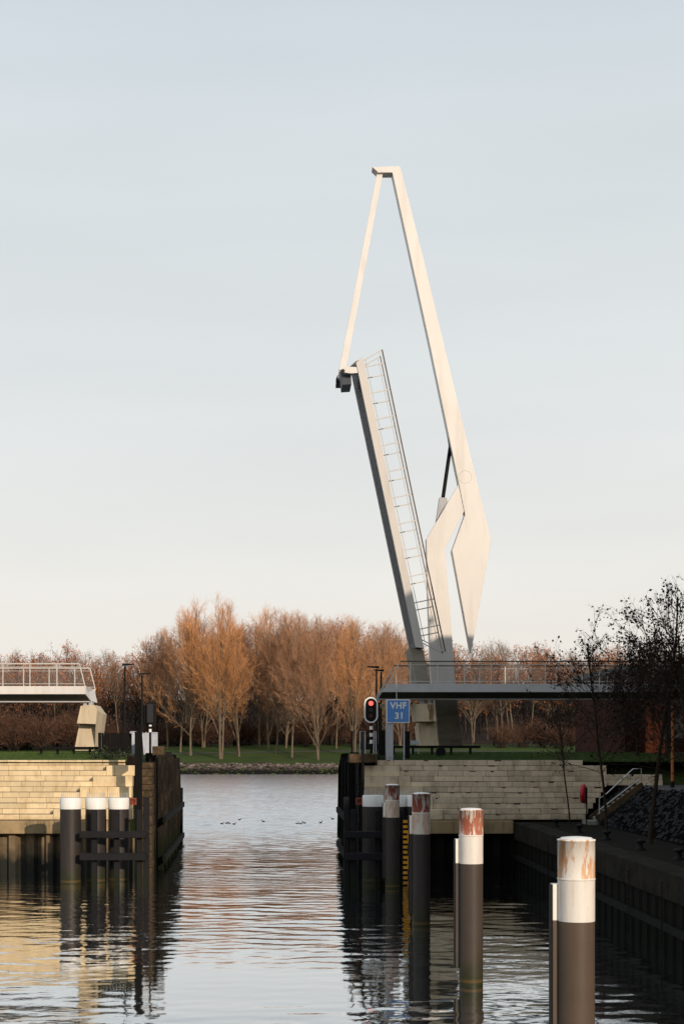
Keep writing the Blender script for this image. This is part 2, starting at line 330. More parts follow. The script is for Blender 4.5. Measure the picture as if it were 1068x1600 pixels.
def water_mat():
    m = bpy.data.materials.new('harbour water'); m.use_nodes = True; t = m.node_tree; N = t.nodes; L = t.links; N.clear()
    out = N.new('ShaderNodeOutputMaterial')
    gl = N.new('ShaderNodeBsdfGlossy'); gl.inputs['Roughness'].default_value = .03; gl.inputs['Color'].default_value = (.93, .95, .97, 1)
    df = N.new('ShaderNodeBsdfDiffuse'); df.inputs['Color'].default_value = (.022, .026, .022, 1)
    fr0 = N.new('ShaderNodeFresnel'); fr0.inputs['IOR'].default_value = 1.7; fr = N.new('ShaderNodeMapRange'); fr.inputs[1].default_value = .07; fr.inputs[2].default_value = .6; fr.inputs[3].default_value = .45; fr.inputs[4].default_value = .97; L.new(fr0.outputs[0], fr.inputs[0])
    ms = N.new('ShaderNodeMixShader'); L.new(fr.outputs[0], ms.inputs[0]); L.new(df.outputs[0], ms.inputs[1]); L.new(gl.outputs[0], ms.inputs[2]); L.new(ms.outputs[0], out.inputs[0])
    g = N.new('ShaderNodeNewGeometry'); s = N.new('ShaderNodeSeparateXYZ'); L.new(g.outputs['Position'], s.inputs[0])
    def noise(scale, stretch, det, off=0):
        mp = N.new('ShaderNodeMapping'); mp.inputs['Scale'].default_value = stretch; mp.inputs['Location'].default_value = (off, off, 0); mp.inputs['Rotation'].default_value = (0, 0, .12); L.new(g.outputs['Position'], mp.inputs[0])
        n = N.new('ShaderNodeTexNoise'); n.inputs['Scale'].default_value = scale; n.inputs['Detail'].default_value = det; n.inputs['Roughness'].default_value = .5; L.new(mp.outputs[0], n.inputs[0]); return n.outputs[0]
    def math_(op, a, b):
        k = N.new('ShaderNodeMath'); k.operation = op
        for i, v in enumerate((a, b)):
            if isinstance(v, (int, float)): k.inputs[i].default_value = v
            else: L.new(v, k.inputs[i])
        return k.outputs[0]
    # the basin is calmer than the open river beyond the gap
    wind = N.new('ShaderNodeMapRange'); wind.interpolation_type = 'SMOOTHSTEP'; wind.inputs[1].default_value = 30; wind.inputs[2].default_value = 125; wind.inputs[3].default_value = .38; wind.inputs[4].default_value = 4.0
    L.new(s.outputs['Y'], wind.inputs[0])
    h = math_('MULTIPLY', noise(2.6, (.6, 1.0, 1), 3, 5), .030)
    h = math_('ADD', h, math_('MULTIPLY', noise(7.0, (.7, 1.0, 1), 2, 9), .008))
    h = math_('MULTIPLY', h, wind.outputs[0])
    # patches where the breeze does not reach
    pat = N.new('ShaderNodeMapRange'); pat.inputs[1].default_value = .35; pat.inputs[2].default_value = .65; pat.inputs[3].default_value = .45; pat.inputs[4].default_value = 1.25
    L.new(noise(.12, (.45, 1, 1), 2, 21), pat.inputs[0])
    h = math_('MULTIPLY', h, pat.outputs[0])
    bp = N.new('ShaderNodeBump'); bp.inputs['Strength'].default_value = 1.0; bp.inputs['Distance'].default_value = .35; L.new(h, bp.inputs['Height'])
    for n in (gl, df): L.new(bp.outputs[0], n.inputs['Normal'])
    ro = N.new('ShaderNodeMapRange'); ro.interpolation_type = 'SMOOTHSTEP'; ro.inputs[1].default_value = 75; ro.inputs[2].default_value = 130; ro.inputs[3].default_value = .03; ro.inputs[4].default_value = .26
    L.new(s.outputs['Y'], ro.inputs[0]); L.new(ro.outputs[0], gl.inputs['Roughness'])
    return m
M['water'] = water_mat()

# ------------------------------------------------------------------ setting
def struct(name, mb, m):
    o = mb.build(name, m); o['kind'] = 'structure'; return o
def water_mesh():
    xs = np.concatenate([[-1500, -600, -250, -120, -70], np.arange(-44, 30.01, .17), [50, 90, 160, 300, 700, 1500]])
    ys = [-80, -40, 0, 10]; y = 17.0
    while y < 352: ys.append(y); y += max(.075, y * .0021)
    ys = np.array(ys + [352.0]); X, Y = np.meshgrid(xs, ys)
    r = np.random.default_rng(3); Z = np.zeros_like(X); Zc = np.zeros_like(X)
    def add(n, l0, l1, slope, spread, head):
        out = np.zeros_like(X)
        for i in range(n):
            lam = l0 * (l1 / l0) ** r.random(); k = 2 * math.pi / lam; a = head + r.normal(0, spread); out += np.sin(k * (X * math.sin(a) + Y * math.cos(a)) + r.uniform(0, 6.28)) * (slope * math.sqrt(2 / n) / k)
        return out
    calm = add(36, .45, 1.7, .024, .5, .15) + add(14, 2.2, 6, .0075, .35, -.2)
    rough = add(34, .7, 2.0, .085, .6, .1) + add(8, 2.5, 6, .012, .4, .2)
    patch = .75 + .55 * np.sin(X * .13 + np.sin(Y * .09) * 1.7) * np.sin(Y * .17 + 1.1) + .25 * np.sin(Y * .41 + X * .06)
    t = np.clip((Y - 72) / 45, 0, 1); t = t * t * (3 - 2 * t)
    Z = calm * np.clip(patch, .25, 2) * (1 - t) + rough * (.8 + .2 * patch) * t
    edge = np.clip((X + 44) / 6, 0, 1) * np.clip((30 - X) / 6, 0, 1) * np.clip((Y - 16) / 3, 0, 1) * np.clip((350 - Y) / 6, 0, 1); Z *= edge
    n = len(xs); idx = np.arange(X.size).reshape(X.shape); Fq = np.stack([idx[:-1, :-1].ravel(), idx[:-1, 1:].ravel(), idx[1:, 1:].ravel(), idx[1:, :-1].ravel()], 1)
    V = np.stack([X.ravel(), Y.ravel(), Z.ravel()], 1)
    me = bpy.data.meshes.new('water'); me.vertices.add(len(V)); me.vertices.foreach_set('co', V.astype(np.float32).ravel()); me.loops.add(Fq.size); me.loops.foreach_set('vertex_index', Fq.astype(np.int32).ravel())
    me.polygons.add(len(Fq)); me.polygons.foreach_set('loop_start', np.arange(0, Fq.size, 4, dtype=np.int32)); me.polygons.foreach_set('loop_total', np.full(len(Fq), 4, dtype=np.int32)); me.polygons.foreach_set('use_smooth', np.ones(len(Fq), dtype=bool))
    me.materials.append(M['water']); me.update(calc_edges=True)
    o = bpy.data.objects.new('water', me); COL.objects.link(o); o['kind'] = 'structure'
water_mesh()

def sheet(xs, ys, zf):
    mb = MB(); vs = [(x, y, zf(x, y)) for y in ys for x in xs]; n = len(xs)
    mb.add(vs, [(j * n + i, j * n + i + 1, (j + 1) * n + i + 1, (j + 1) * n + i) for j in range(len(ys) - 1) for i in range(n - 1)], True); return mb
def far_z(x, y):
    k = [(346, -1), (350, 1.2), (353, 2.15), (358, 2.5), (372, 3.7), (395, 5.9), (430, 7.4), (480, 9), (540, 14), (580, 24), (900, 26), (3000, 26)]
    for (a, za), (b, zb) in zip(k, k[1:]):
        if y <= b:
            z = za + (zb - za) * (y - a) / (b - a); break
    return z + (.25 * math.sin(x * .045 + 1) * math.sin(y * .05) if y > 356 else 0)
xs = [-2500, -900, -400] + [x for x in range(-220, 260, 8)] + [400, 900, 2500]
struct('far_bank', sheet(xs, [346, 348, 350, 351.5, 353, 355, 358, 362, 367, 372, 378, 384, 390, 400, 410, 418], far_z), M['bank_grass'])
struct('woodland_ground', sheet(xs, [417.9, 428, 440, 460, 500, 540, 600, 900, 3000], lambda x, y: far_z(x, y) + (.0 if y < 419 else .02)), M['leaf_litter'])
# a footpath across the far lawn
pp = MB(); xs2 = list(range(-120, 130, 4))
vs = []
for x in xs2:
    yc = 381 + 5 * math.sin(x * .028 + .6)
    vs += [(x, yc - 1.1, far_z(x, yc - 1.1) + .05), (x, yc + 1.1, far_z(x, yc + 1.1) + .05)]
pp.add(vs, [(2 * i, 2 * i + 2, 2 * i + 3, 2 * i + 1) for i in range(len(xs2) - 1)], True); struct('far_path', pp, M['path'])

# banks of the near side
LW0, CW = 78.0, .274   # wall foot (Y) and course height
ZF = 2.73              # foot of the stone courses
ZT = ZF + 11 * CW      # their top
def plateau(x0, x1, slope=0.0):
    ys = [80.3, 81.2, 82.5, 84.5, 88, 95, 103, 108, 111]
    zs = [5.64, 5.66, 5.74, 5.92, 6.02, 6.05, 5.9, 5.0, -1]
    n = 24; xs = [x0 + (x1 - x0) * i / n for i in range(n + 1)]
    mb = MB(); vs = [(x, y, z + (.06 * math.sin(x * 1.3 + y) if 81 < y < 105 else 0) + (slope * max(0, x - 17.5) if 80 < y < 105 else 0)) for y, z in zip(ys, zs) for x in xs]
    m = n + 1; mb.add(vs, [(j * m + i, j * m + i + 1, (j + 1) * m + i + 1, (j + 1) * m + i) for j in range(len(ys) - 1) for i in range(n)], True); return mb
struct('left_bank', plateau(-90, -6.9), M['grass'])
struct('right_bank', plateau(4.2, 90, .004), M['grass'])

QX = 11.9; QZ = 2.63
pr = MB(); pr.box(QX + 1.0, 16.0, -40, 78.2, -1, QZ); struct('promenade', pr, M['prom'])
# upper path, lawn behind it, slope of setts
up = MB(); up.add([(17.8, -40, 4.44), (24, -40, 4.5), (24, 79.4, 4.5), (17.8, 79.4, 4.44)], [(0, 1, 2, 3)]); struct('upper_path', up, M['path'])
lw = MB(); ysr = [-40, 0, 30, 50, 65, 74, 79.3, 80.4, 82]
vs = []
for y in ysr:
    k = min(1, max(0, (y - 74) / 6))
    vs += [(24, y, 4.46), (26, y, 5.1), (29, y, 5.7), (90, y, 5.9)]
n = 4; lw.add(vs, [(j * n + i, j * n + i + 1, (j + 1) * n + i + 1, (j + 1) * n + i) for j in range(len(ysr) - 1) for i in range(3)], True); struct('lawn', lw, M['grass'])
e = MB(); e.add([(16.6, 79.3, 4.3), (24.2, 79.3, 4.44), (24.2, 82.6, 5.85), (16.6, 82.6, 5.85)], [(0, 1, 2, 3)])
e.add([(24, 79.3, 4.44), (29, 79.3, 5.7), (90, 79.3, 5.9), (90, 82.6, 6.0), (29, 82.6, 5.95), (24, 82.6, 5.85)], [(0, 1, 2, 3, 4, 5)]); struct('grass_slope', e, M['grass'])

# slope of rough black setts: one revetment with many stones
sl = MB(); sl.add([(15.65, -40, 2.6), (17.85, -40, 4.40), (17.85, 79.2, 4.40), (15.65, 79.2, 2.6)], [(0, 1, 2, 3)])
r = random.Random(3); dn = Vector((-1.8, 0, 2.2)).normalized(); ds = Vector((2.2, 0, 1.8)).normalized()
y = 38.0
while y < 79.0:
    k = 0; wd = .24 + r.random() * .08
    while k < 2.75:
        hh = .17 + r.random() * .12
        if r.random() < .93 and not (75.0 < y < 76.35):
            o = Vector((15.65, y, 2.61)) + ds * k + dn * (.02 + r.random() * .045)
            a = o + Vector((0, .015, 0)); q = [a, a + ds * (hh - .03), a + ds * (hh - .03) + Vector((0, wd - .03, 0)), a + Vector((0, wd - .03, 0))]
            jit = lambda v: v + Vector((r.uniform(-.015, .015), r.uniform(-.02, .02), r.uniform(-.02, .02)))
            q = [jit(v) for v in q]; c = sum(q, Vector()) / 4
            tilt = dn * r.uniform(-.05, .07)
            top = [v + (c - v) * .16 + dn * .06 + (tilt if i < 2 else -tilt) for i, v in enumerate(q)]
            sl.hexa([v - dn * .1 for v in q], top)
        k += hh
    y += wd
o = sl.build('sett_revetment', M['cobble'], origin=(15.65, 40, 2.6)); tag(o, 'sloping revetment of rough black stone setts above the dark quay', 'revetment')

# ------------------------------------------------------------------ quay walls
def stone_wall(side):
    """terraced wall of pale blocks. side -1 left of the gap, +1 right"""
    r = random.Random(11 if side < 0 else 12); mb = MB(); back = MB()
    for k in range(11):
        z0 = ZF + k * CW; Yk = LW0 + (.5 if side < 0 else .3) * ((k + 1) // 2) ; big = k % 2 == 0
        if side < 0:
            inner = {10: 196, 9: 211, 8: 211, 7: 207, 6: 207, 5: 206, 4: 206, 3: 206, 2: 206, 1: 206, 0: 206}[k]
            jb = {9: 165.7, 8: 165.7, 7: 144.7, 6: 144.7, 5: 124.4, 4: 124.4, 3: 103, 2: 103, 1: 82.8, 0: 82.8}.get(k, None)
            x1 = (inner - CX) * Yk / F; xb = x1 if jb is None else (jb - CX) * (Yk - .15) / F
            x = xb; far = -46
            while x > far:
                wd = r.choice((.95, 1.15, 1.3, 1.6)) * r.uniform(.9, 1.1)
                d = r.uniform(0, .018); mb.box(x - wd + .007, x - .006, Yk + d, Yk + .75, z0 + .006 + r.uniform(0, .004), z0 + CW - .004, .012); x -= wd
            if jb is not None and k % 2 == 0:
                x = x1; Yb = Yk - .03
                while x > xb + .05:
                    wd = min(r.uniform(.85, 1.25), x - xb)
                    if x - wd - xb < .35: wd = x - xb
                    mb.box(x - wd + .007, x - .006, Yb + r.uniform(0, .012), Yb + .85, z0 + .006, z0 + 2 * CW - .006, .014); x -= wd
            back.box(far, x1 - .05, Yk + .06, Yk + 2.0, z0, z0 + CW)
        else:
            inner = {10: 590}.get(k, 569); jb = {9: 624, 8: 624, 7: 641, 6: 641, 5: 660, 4: 660, 3: 676, 2: 676, 1: 692, 0: 692}.get(k)
            outer = {10: 910, 9: 947, 8: 947, 7: 947, 6: 947, 5: 944, 4: 938, 3: 930, 2: 926, 1: 918, 0: 914}[k]
            x0 = (inner - CX) * Yk / F; xe = (outer - CX) * Yk / F; xb = x0 if jb is None else (jb - CX) * Yk / F
            if jb is not None and k % 2 == 0:
                x = x0
                while x < xb - .05:
                    wd = min(r.uniform(1.1, 1.9), xb - x)
                    if xb - x - wd < .35: wd = xb - x
                    mb.box(x + .006, x + wd - .007, Yk - .03 + r.uniform(0, .012), Yk + .85, z0 + .006, z0 + 2 * CW - .006, .014); x += wd
            x = xb; skip = 0
            while x < xe - .02:
                wd = min(r.choice((.8, 1.15, 1.25, 1.35)) * r.uniform(.92, 1.08), xe - x)
                if xe - x - wd < .3: wd = xe - x
                d = r.uniform(0, .03); zt_ = z0 + CW - .005
                if r.random() < .28 and wd > .5:
                    c0 = x + wd * r.uniform(.1, .7); c1 = min(c0 + r.uniform(.12, .4), x + wd - .03); dz = r.uniform(.03, .07)
                    mb.box(x + .007, c0, Yk + d, Yk + .75, zt_ - dz, zt_); mb.box(c1, x + wd - .007, Yk + d, Yk + .75, zt_ - dz, zt_); zt_ -= dz + .0005
                mb.box(x + .007, x + wd - .007, Yk + d, Yk + .75, z0 + .007 + r.uniform(0, .006), zt_, .012 if zt_ > z0 + CW - .01 else 0)
                # dark pockets where a stone's upper edge has broken away show as small notches
                x += wd
            back.box(x0 + .05, xe - .05, Yk + .06, Yk + 2.0, z0, z0 + CW)
    return mb, back
root = thing('stone_quay_wall', 'sunlit cream stone terrace wall left of the harbour gap', 'quay wall', (-14, 78, 0))
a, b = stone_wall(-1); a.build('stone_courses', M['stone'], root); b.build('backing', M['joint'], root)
c = MB(); c.box(-46, -7.6, 77.75, 78.9, 2.03, 2.70, .03); c.build('capping_beam', M['cap'], root)
def corrugated(x0, x1, y, z0, z1, per=.95, dep=.32):
    mb = MB(); pts = []; x = x0
    while x < x1:
        for fx, fy in ((0, 0), (.34, 0), (.5, 1), (.84, 1)): pts.append((x + fx * per, y + fy * dep))
        x += per
    vs = [(x, y, z0) for x, y in pts] + [(x, y, z1) for x, y in pts]; n = len(pts)
    mb.add(vs, [(i, i + 1, i + 1 + n, i + n) for i in range(n - 1)]); return mb
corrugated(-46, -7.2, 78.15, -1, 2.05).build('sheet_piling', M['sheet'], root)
root = thing('stone_quay_wall', 'shaded grey beige stone terrace wall right of the harbour gap', 'quay wall', (10, 78, 0))
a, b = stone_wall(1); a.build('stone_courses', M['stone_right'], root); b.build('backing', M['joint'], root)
c = MB(); c.box(4.4, QX - .02, 77.75, 78.9, 2.03, 2.70, .03); c.build('capping_beam', M['cap'], root)
corrugated(4.3, QX, 78.15, -1, 2.05).build('sheet_piling', M['sheet_shaded'], root)

# low wall at the top of the stairs
root = thing('low_stone_wall', 'low two course stone wall at the head of the quay stairs', 'wall', (18, 79, 4.4))
mb = MB(); r = random.Random(5)
for k in range(2):
    x = 16.75; xe = 19.75 - .02 * k
    while x < xe - .02:
        wd = min(r.uniform(.9, 1.4), xe - x); wd = xe - x if xe - x - wd < .3 else wd
        mb.box(x + .006, x + wd - .006, 79.05 + r.uniform(0, .02), 79.6, 4.45 + k * .28, 4.45 + k * .28 + .272, .012); x += wd
mb.build('stone_courses', M['stone_right'], root)

# quay on the right: coping and sheet piling into the water
root = thing('quay_edge', 'dark concrete quay edge on shade black sheet piling along the right', 'quay wall', (QX, 40, 0))
c = MB(); r = random.Random(2); y = -40
while y < 77.7:
    ln = 3.0; c.box(QX + .0, QX + 1.0, y + .008, min(y + ln, 77.72) - .008, 1.75, QZ + .0, .03); y += ln
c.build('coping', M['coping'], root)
mb = MB(); pts = []; y = -40.0
while y < 77.8:
    for fy, fx in ((0, 0), (.34, 0), (.5, 1), (.84, 1)): pts.append((QX + .12 + fx * .06, y + fy * 1.1))
    y += 1.1
n = len(pts); mb.add([(x, y, -1) for x, y in pts] + [(x, y, 1.8) for x, y in pts], [(i, i + 1, i + 1 + n, i + n) for i in range(n - 1)]); mb.build('sheet_piling', M['sheet_shaded'], root)
wl = MB(); wl.box(QX + .02, QX + .13, -40, 77.5, .75, 1.0); wl.build('waling', M['timber_black'], root)
# chains hanging on the quay face
for Yc in (52.0, 47.5, 67.5):
    mb = MB(); z = 2.3
    while z > .25:
        a = RNG.uniform(-.02, .02); mb.tube([(QX - .05, Yc + a - .03, z), (QX - .09, Yc + a, z - .06), (QX - .05, Yc + a + .03, z - .12)], .018, 5); z -= .13
    o = mb.build('safety_chain', M['black'], origin=(QX, Yc, 2.3))
    tag(o, {52.0: 'chain hanging on the dark quay wall, beyond the nearest pile', 47.5: 'chain on the dark quay wall nearest the camera', 67.5: 'chain on the dark quay wall nearest the stone terrace'}[Yc], 'chain')

# ------------------------------------------------------------------ mooring bollards on the quay
def bollard(px, Y, label):
    x = (px - CX) * Y / F
    root = thing('quay_bollard', label, 'bollard', (x, Y, QZ), 'small mooring bollards along the quay')
    k = .72; mb = MB(); mb.lathe(x, Y, [(a * k, QZ + b * k) for a, b in ((.24, 0), (.24, .07), (.13, .12), (.10, .30), (.13, .36))], 16); mb.build('post', M['black'], root)
    mb = MB(); mb.lathe(x, Y, [(a * k, QZ + b * k) for a, b in ((.16, .36), (.24, .41), (.24, .47), (.15, .53), (.05, .55))], 16); mb.build('head', M['black'], root)
bollard(868, 73, 'small black bollard nearest the stone terrace wall')
bollard(904, 68, 'small black bollard below the red lifebuoy housing')
bollard(947, 63, 'small black bollard at the foot of the thin dark tree trunk')
bollard(1000, 57, 'small black bollard beside the thick tree trunk on the quay')
bollard(1060, 52, 'small black bollard nearest the viewer on the quay')

# ------------------------------------------------------------------ steel mooring piles in the channel
def channel_pile(px, Y, D, ztop, z_ring, z_black, peel, band, label, coat='pile'):
    x = (px - CX) * Y / F; r = D / 2
    root = thing('mooring_pile', label, 'mooring pile', (x, Y, 0), 'steel mooring piles in the channel')
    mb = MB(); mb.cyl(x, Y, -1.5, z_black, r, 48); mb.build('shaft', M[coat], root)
    mb = MB(); mb.cyl(x, Y, z_black, z_ring - .02, r + .002, 48); mb.build('white_band', band, root)
    mb = MB(); mb.lathe(x, Y, [(r + .002, z_ring - .02), (r + .010, z_ring - .01), (r + .010, z_ring + .012), (r + .002, z_ring + .02)], 48, cap=False); mb.build('weld_ring', M['pile_white'], root)
    mb = MB(); mb.lathe(x, Y, [(r + .003, z_ring + .02), (r + .003, ztop - .03), (r + .012, ztop - .028), (r + .012, ztop - .004), (r - .004, ztop)], 48); mb.build('worn_head', peel, root)
    mb = MB(); mb.lathe(x, Y, [(r - .03, ztop + .002), (r - .06, ztop + .03), (r - .2, ztop + .045)], 40); mb.build('top_plate', M['white_cap'], root)
    zt = ztop - .80; xs0, xs1 = x - r - .095, x - r + .03
    y0, y1 = Y - .02, Y + .22
    mb = MB(); mb.box(xs0, xs1, y0, y1, .45, z_black, .008); fb = mb.build('fender_board', M[coat], root)
    mb = MB(); mb.box(xs0 - .001, xs1, y0 - .001, y1, z_black + .002, zt, .008); mb.build('board_tip', M['board_white'], fb)
    mb = MB(); mb.box(xs0 - .028, xs0 - .003, y0 + .01, y1, .45, zt - .01); mb.build('side_shade', M['black'], fb)  # black strip added for the shaded left side of the board
def zpx(py, Y): return EYE - (py - CY) * Y / F
channel_pile(899.5, 27.3, .65, zpx(1311, 27.3), zpx(1373, 27.3), zpx(1438.5, 27.3), M['peel_pale'], M['pile_white'], 'nearest mooring pile, its white head washed with pale orange rust', 'pile_sunlit')
channel_pile(735.2, 41.8, .65, zpx(1265, 41.8), zpx(1305, 41.8), zpx(1349, 41.8), M['peel_mid'], M['pile_white'], 'mooring pile with half red half white peeling head and mossy foot', 'pile_sunlit_mid')
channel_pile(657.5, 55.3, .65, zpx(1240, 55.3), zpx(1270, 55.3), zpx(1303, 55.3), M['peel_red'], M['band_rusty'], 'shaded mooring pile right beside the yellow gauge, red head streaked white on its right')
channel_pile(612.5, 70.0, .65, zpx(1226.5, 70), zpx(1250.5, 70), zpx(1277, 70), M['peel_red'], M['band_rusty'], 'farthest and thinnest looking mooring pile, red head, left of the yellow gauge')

# ------------------------------------------------------------------ white capped piles against the walls, with fender frames
def capped_pile(x, Y, ztop, zb, label, group, r=.492):
    root = thing('capped_pile', label, 'mooring pile', (x, Y, 0), group)
    mb = MB(); mb.cyl(x, Y, -1.5, zb, r, 40); mb.build('shaft', M['pile'], root)
    mb = MB(); mb.lathe(x, Y, [(r + .012, zb), (r + .012, ztop - .04), (r - .02, ztop)], 40); cap = mb.build('white_cap', M['white_cap'], root)
    for i in range(14):
        a = 2 * math.pi * i / 14; mb = MB(); mb.tube([(x + (r - .07) * math.cos(a), Y + (r - .07) * math.sin(a), ztop - .01), (x + (r - .07) * math.cos(a), Y + (r - .07) * math.sin(a), ztop + .24)], .012, 4); mb.build('spike', M['grey_post'], cap)
GL = 'white capped piles before the left wall'; GR = 'white capped piles before the right wall'
for px, Y, lab in ((110.5, 72.4, 'white capped dark pile farthest from the gap, before the sunlit wall'), (150, 73.0, 'middle white capped pile of the three before the sunlit wall'), (185.5, 73.6, 'white capped pile before the sunlit wall, beside the rusty timber guide wall')):
    capped_pile((px - CX) * Y / F, Y, zpx(1246.5, Y), zpx(1264, Y), lab, GL)
for px, Y, lab in ((582.5, 73.2, 'white capped pile beside the dark guide wall, before the shaded stone wall'), (620, 72.8, 'white capped pile mostly hidden behind the farthest red headed pile'), (652, 72.4, 'white capped pile partly hidden behind the streaked red headed pile')):
    capped_pile((px - CX) * Y / F, Y, zpx(1242.5, Y), zpx(1260, Y), lab, GR)

def fender_frame(side):
    Y = 71.4
    if side < 0: lab = 'black timber fender frame before the three white capped piles on the left'; xs = [146, 181, 217, 227.5]; x0, x1 = 124.5, 228.5
    else: lab = 'black timber fender frame before the white capped piles by the shaded wall'; xs = [541.5, 552, 590, 626]; x0, x1 = 540, 645
    cx = lambda px, y=Y: (px - CX) * y / F
    root = thing('fender_frame', lab, 'fender frame', (cx((x0 + x1) / 2), Y, 0))
    for i, px in enumerate(xs):
        end = px in (227.5, 541.5)
        mb = MB(); mb.box(cx(px) - .13, cx(px) + .13, Y + .28, Y + .55, -1, zpx(1246 if end else 1266, Y), .02); mb.build('upright', M['fender'], root)
    for ya, yb in ((1299, 1309.5), (1333, 1344.5)):
        mb = MB(); mb.box(cx(x0), cx(x1), Y - .05, Y + .279, zpx(yb, Y), zpx(ya, Y), .025); mb.build('rail_beam', M['fender'], root)
    return root
fl = fender_frame(-1); fr_ = fender_frame(1)
for side, (pa, pb) in ((-1, (202, 213)), (1, (556, 566.5))):
    Y = 76.2; x0, x1 = (pa - CX) * Y / F, (pb - CX) * Y / F
    mb = MB(); z0, z1 = zpx(1257.5, Y), zpx(1247, Y)
    mb.box(x0, x1, Y, Y + .3, z1 - .07, z1); mb.box(x0, x1, Y, Y + .3, z0, z0 + .07); mb.box(x1 - .07, x1, Y, Y + .3, z0 + .07, z1 - .07); mb.box(x0, x0 + .05, Y, Y + .3, z0 + .07, z1 - .07); mb.box(x0 + .05, x1 - .07, Y + .12, Y + .14, z0 + .07, z1 - .07)
    o = mb.build('mooring_hook', M['rust_piece'], origin=(x0, Y, z0)); tag(o, 'rusty red steel mooring bracket left of the gap, beside the capped piles' if side < 0 else 'rusty red steel mooring bracket on the right guide wall', 'mooring bracket')

# staff gauge
Y = 71.2; gx0, gx1 = (629 - CX) * Y / F, (641 - CX) * Y / F
root = thing('tide_gauge', 'black water level gauge with orange yellow bar marks between two red headed piles', 'water gauge', ((635 - CX) * Y / F, Y, 0))
mb = MB(); mb.box(gx0 - .05, gx1 + .05, Y, Y + .1, -1, zpx(1276, Y), .005); mb.build('board', M['black'], root)
mb = MB(); u = 8.0; y = 1281.3; xl = gx0 + .01; xm = xl + .20; xr = gx1 - .02; pat = 0
def gm(x0, x1, ya, yb): mb.box(x0, x1, Y - .012, Y - .002, zpx(yb, Y), zpx(ya, Y))
while y < 1366:
    gm(xl, xm, y, y + 4.5); gm(xl, xm, y + u, y + u + 4.5)
    for q in (2, 3, 4): gm(xl, xm, y + q * u, y + q * u + 4.5)
    gm(xm, xr, y + 2 * u, y + 4 * u + 4.5)
    y += 5 * u
mb.build('scale_marks', M['yellow'], root)

# ------------------------------------------------------------------ timber guide walls at the gap
def guide_wall(side):
    if side < 0:
        X, Y0, Y1, lab = -6.52, 80.8, 101.0, 'brown weathered timber guide wall on the left edge of the gap'
        end = -1
    else:
        X, Y0, Y1, lab = 4.12, 80.8, 92.5, 'black timber guide wall on the right edge of the gap'; end = 1
    r = random.Random(21 + side); root = thing('guide_wall', lab, 'guide wall', (X, Y0, 0))
    out = -end                                   # the channel lies towards +X from the left wall
    mb = MB(); y = Y0; Xs = X
    while y < Y1:
        X = Xs - (.34 * (y - Y0) / (Y1 - Y0) if side < 0 else 0); wd = r.uniform(.26, .40); t = r.uniform(-.03, .10); zt = 6.0 + r.uniform(-.12, .12) - (.25 if y > Y1 - 3 else 0)
        xa, xb = (X - .5, X + t) if side < 0 else (X - t, X + .5)
        if r.random() < .9: mb.box(xa, xb, y + .01, y + wd - .01, -1, zt, .02)
        y += wd
    mb.build('planks', M['timber'] if side < 0 else M['timber_black'], root)
    k = 0; y = Y0 + 1.2
    while y < Y1:
        X = Xs - (.34 * (y - Y0) / (Y1 - Y0) if side < 0 else 0); mb = MB(); xo = X + out * .26
        mb.box(min(X + out * .11, X + out * .42), max(X + out * .11, X + out * .42), y - .17, y + .17, -1, 5.75 + r.uniform(-.15, .2), .03); mb.build('fender_post', M['timber'] if side < 0 else M['timber_black'], root); y += 3.6 if side < 0 else 4.2
    for z in (.55, 2.6):
        mb = MB(); dx = -.34 if side < 0 else 0; xa, xb = sorted((Xs + out * .43, Xs + out * .60)); mb.hexa([(xa, Y0, z - .16), (xb, Y0, z - .16), (xb + dx, Y1 + 1.5, z - .16), (xa + dx, Y1 + 1.5, z - .16)], [(xa, Y0, z + .16), (xb, Y0, z + .16), (xb + dx, Y1 + 1.5, z + .16), (xa + dx, Y1 + 1.5, z + .16)]); mb.build('waling', M['timber_black'], root)
    X = Xs
    # masonry core end facing the basin
    mb = MB()
    z = -1.0; w0, w1 = (X - .62, X + .02) if side < 0 else (X - .02, X + .85); Ye = Y0 - .6
    r2 = random.Random(4)
    while z < 5.55:
        h = r2.uniform(.3, .55); h = min(h, 5.62 - z)
        mb.box(w0 + r2.uniform(0, .05), w1 - r2.uniform(0, .05), Ye - .75 + r2.uniform(0, .08), Ye + .55, z + .005, z + h - .005, .03); z += h
    mb.build('end_pier', M['rubble'] if side < 0 else M['timber_black'], root)
    # tall dark king post at the corner
    mb = MB()
    if side < 0: mb.box((211.5 - CX) * 77.2 / F, (222.5 - CX) * 77.2 / F, 76.85, 77.2, -1, zpx(1143, 77.2), .02)
    else: mb.box((564.5 - CX) * 77.2 / F, (568.5 - CX) * 77.2 / F, 76.95, 77.2, -1, zpx(1144, 77.2), .01)
    mb.build('king_post', M['timber_black'], root)
    # low outer pile at the far end
    mb = MB(); Yp = Y1 + 1.8
    if side < 0: mb.box((277 - CX) * Yp / F, (285.3 - CX) * Yp / F, Yp, Yp + .5, -1, zpx(1231, Yp), .02)
    else: mb.box((538 - CX) * Yp / F, (546 - CX) * Yp / F, Yp, Yp + .5, -1, zpx(1230, Yp), .02)
    mb.build('outer_pile', M['timber_black'], root)
    return root
guide_wall(-1); guide_wall(1)
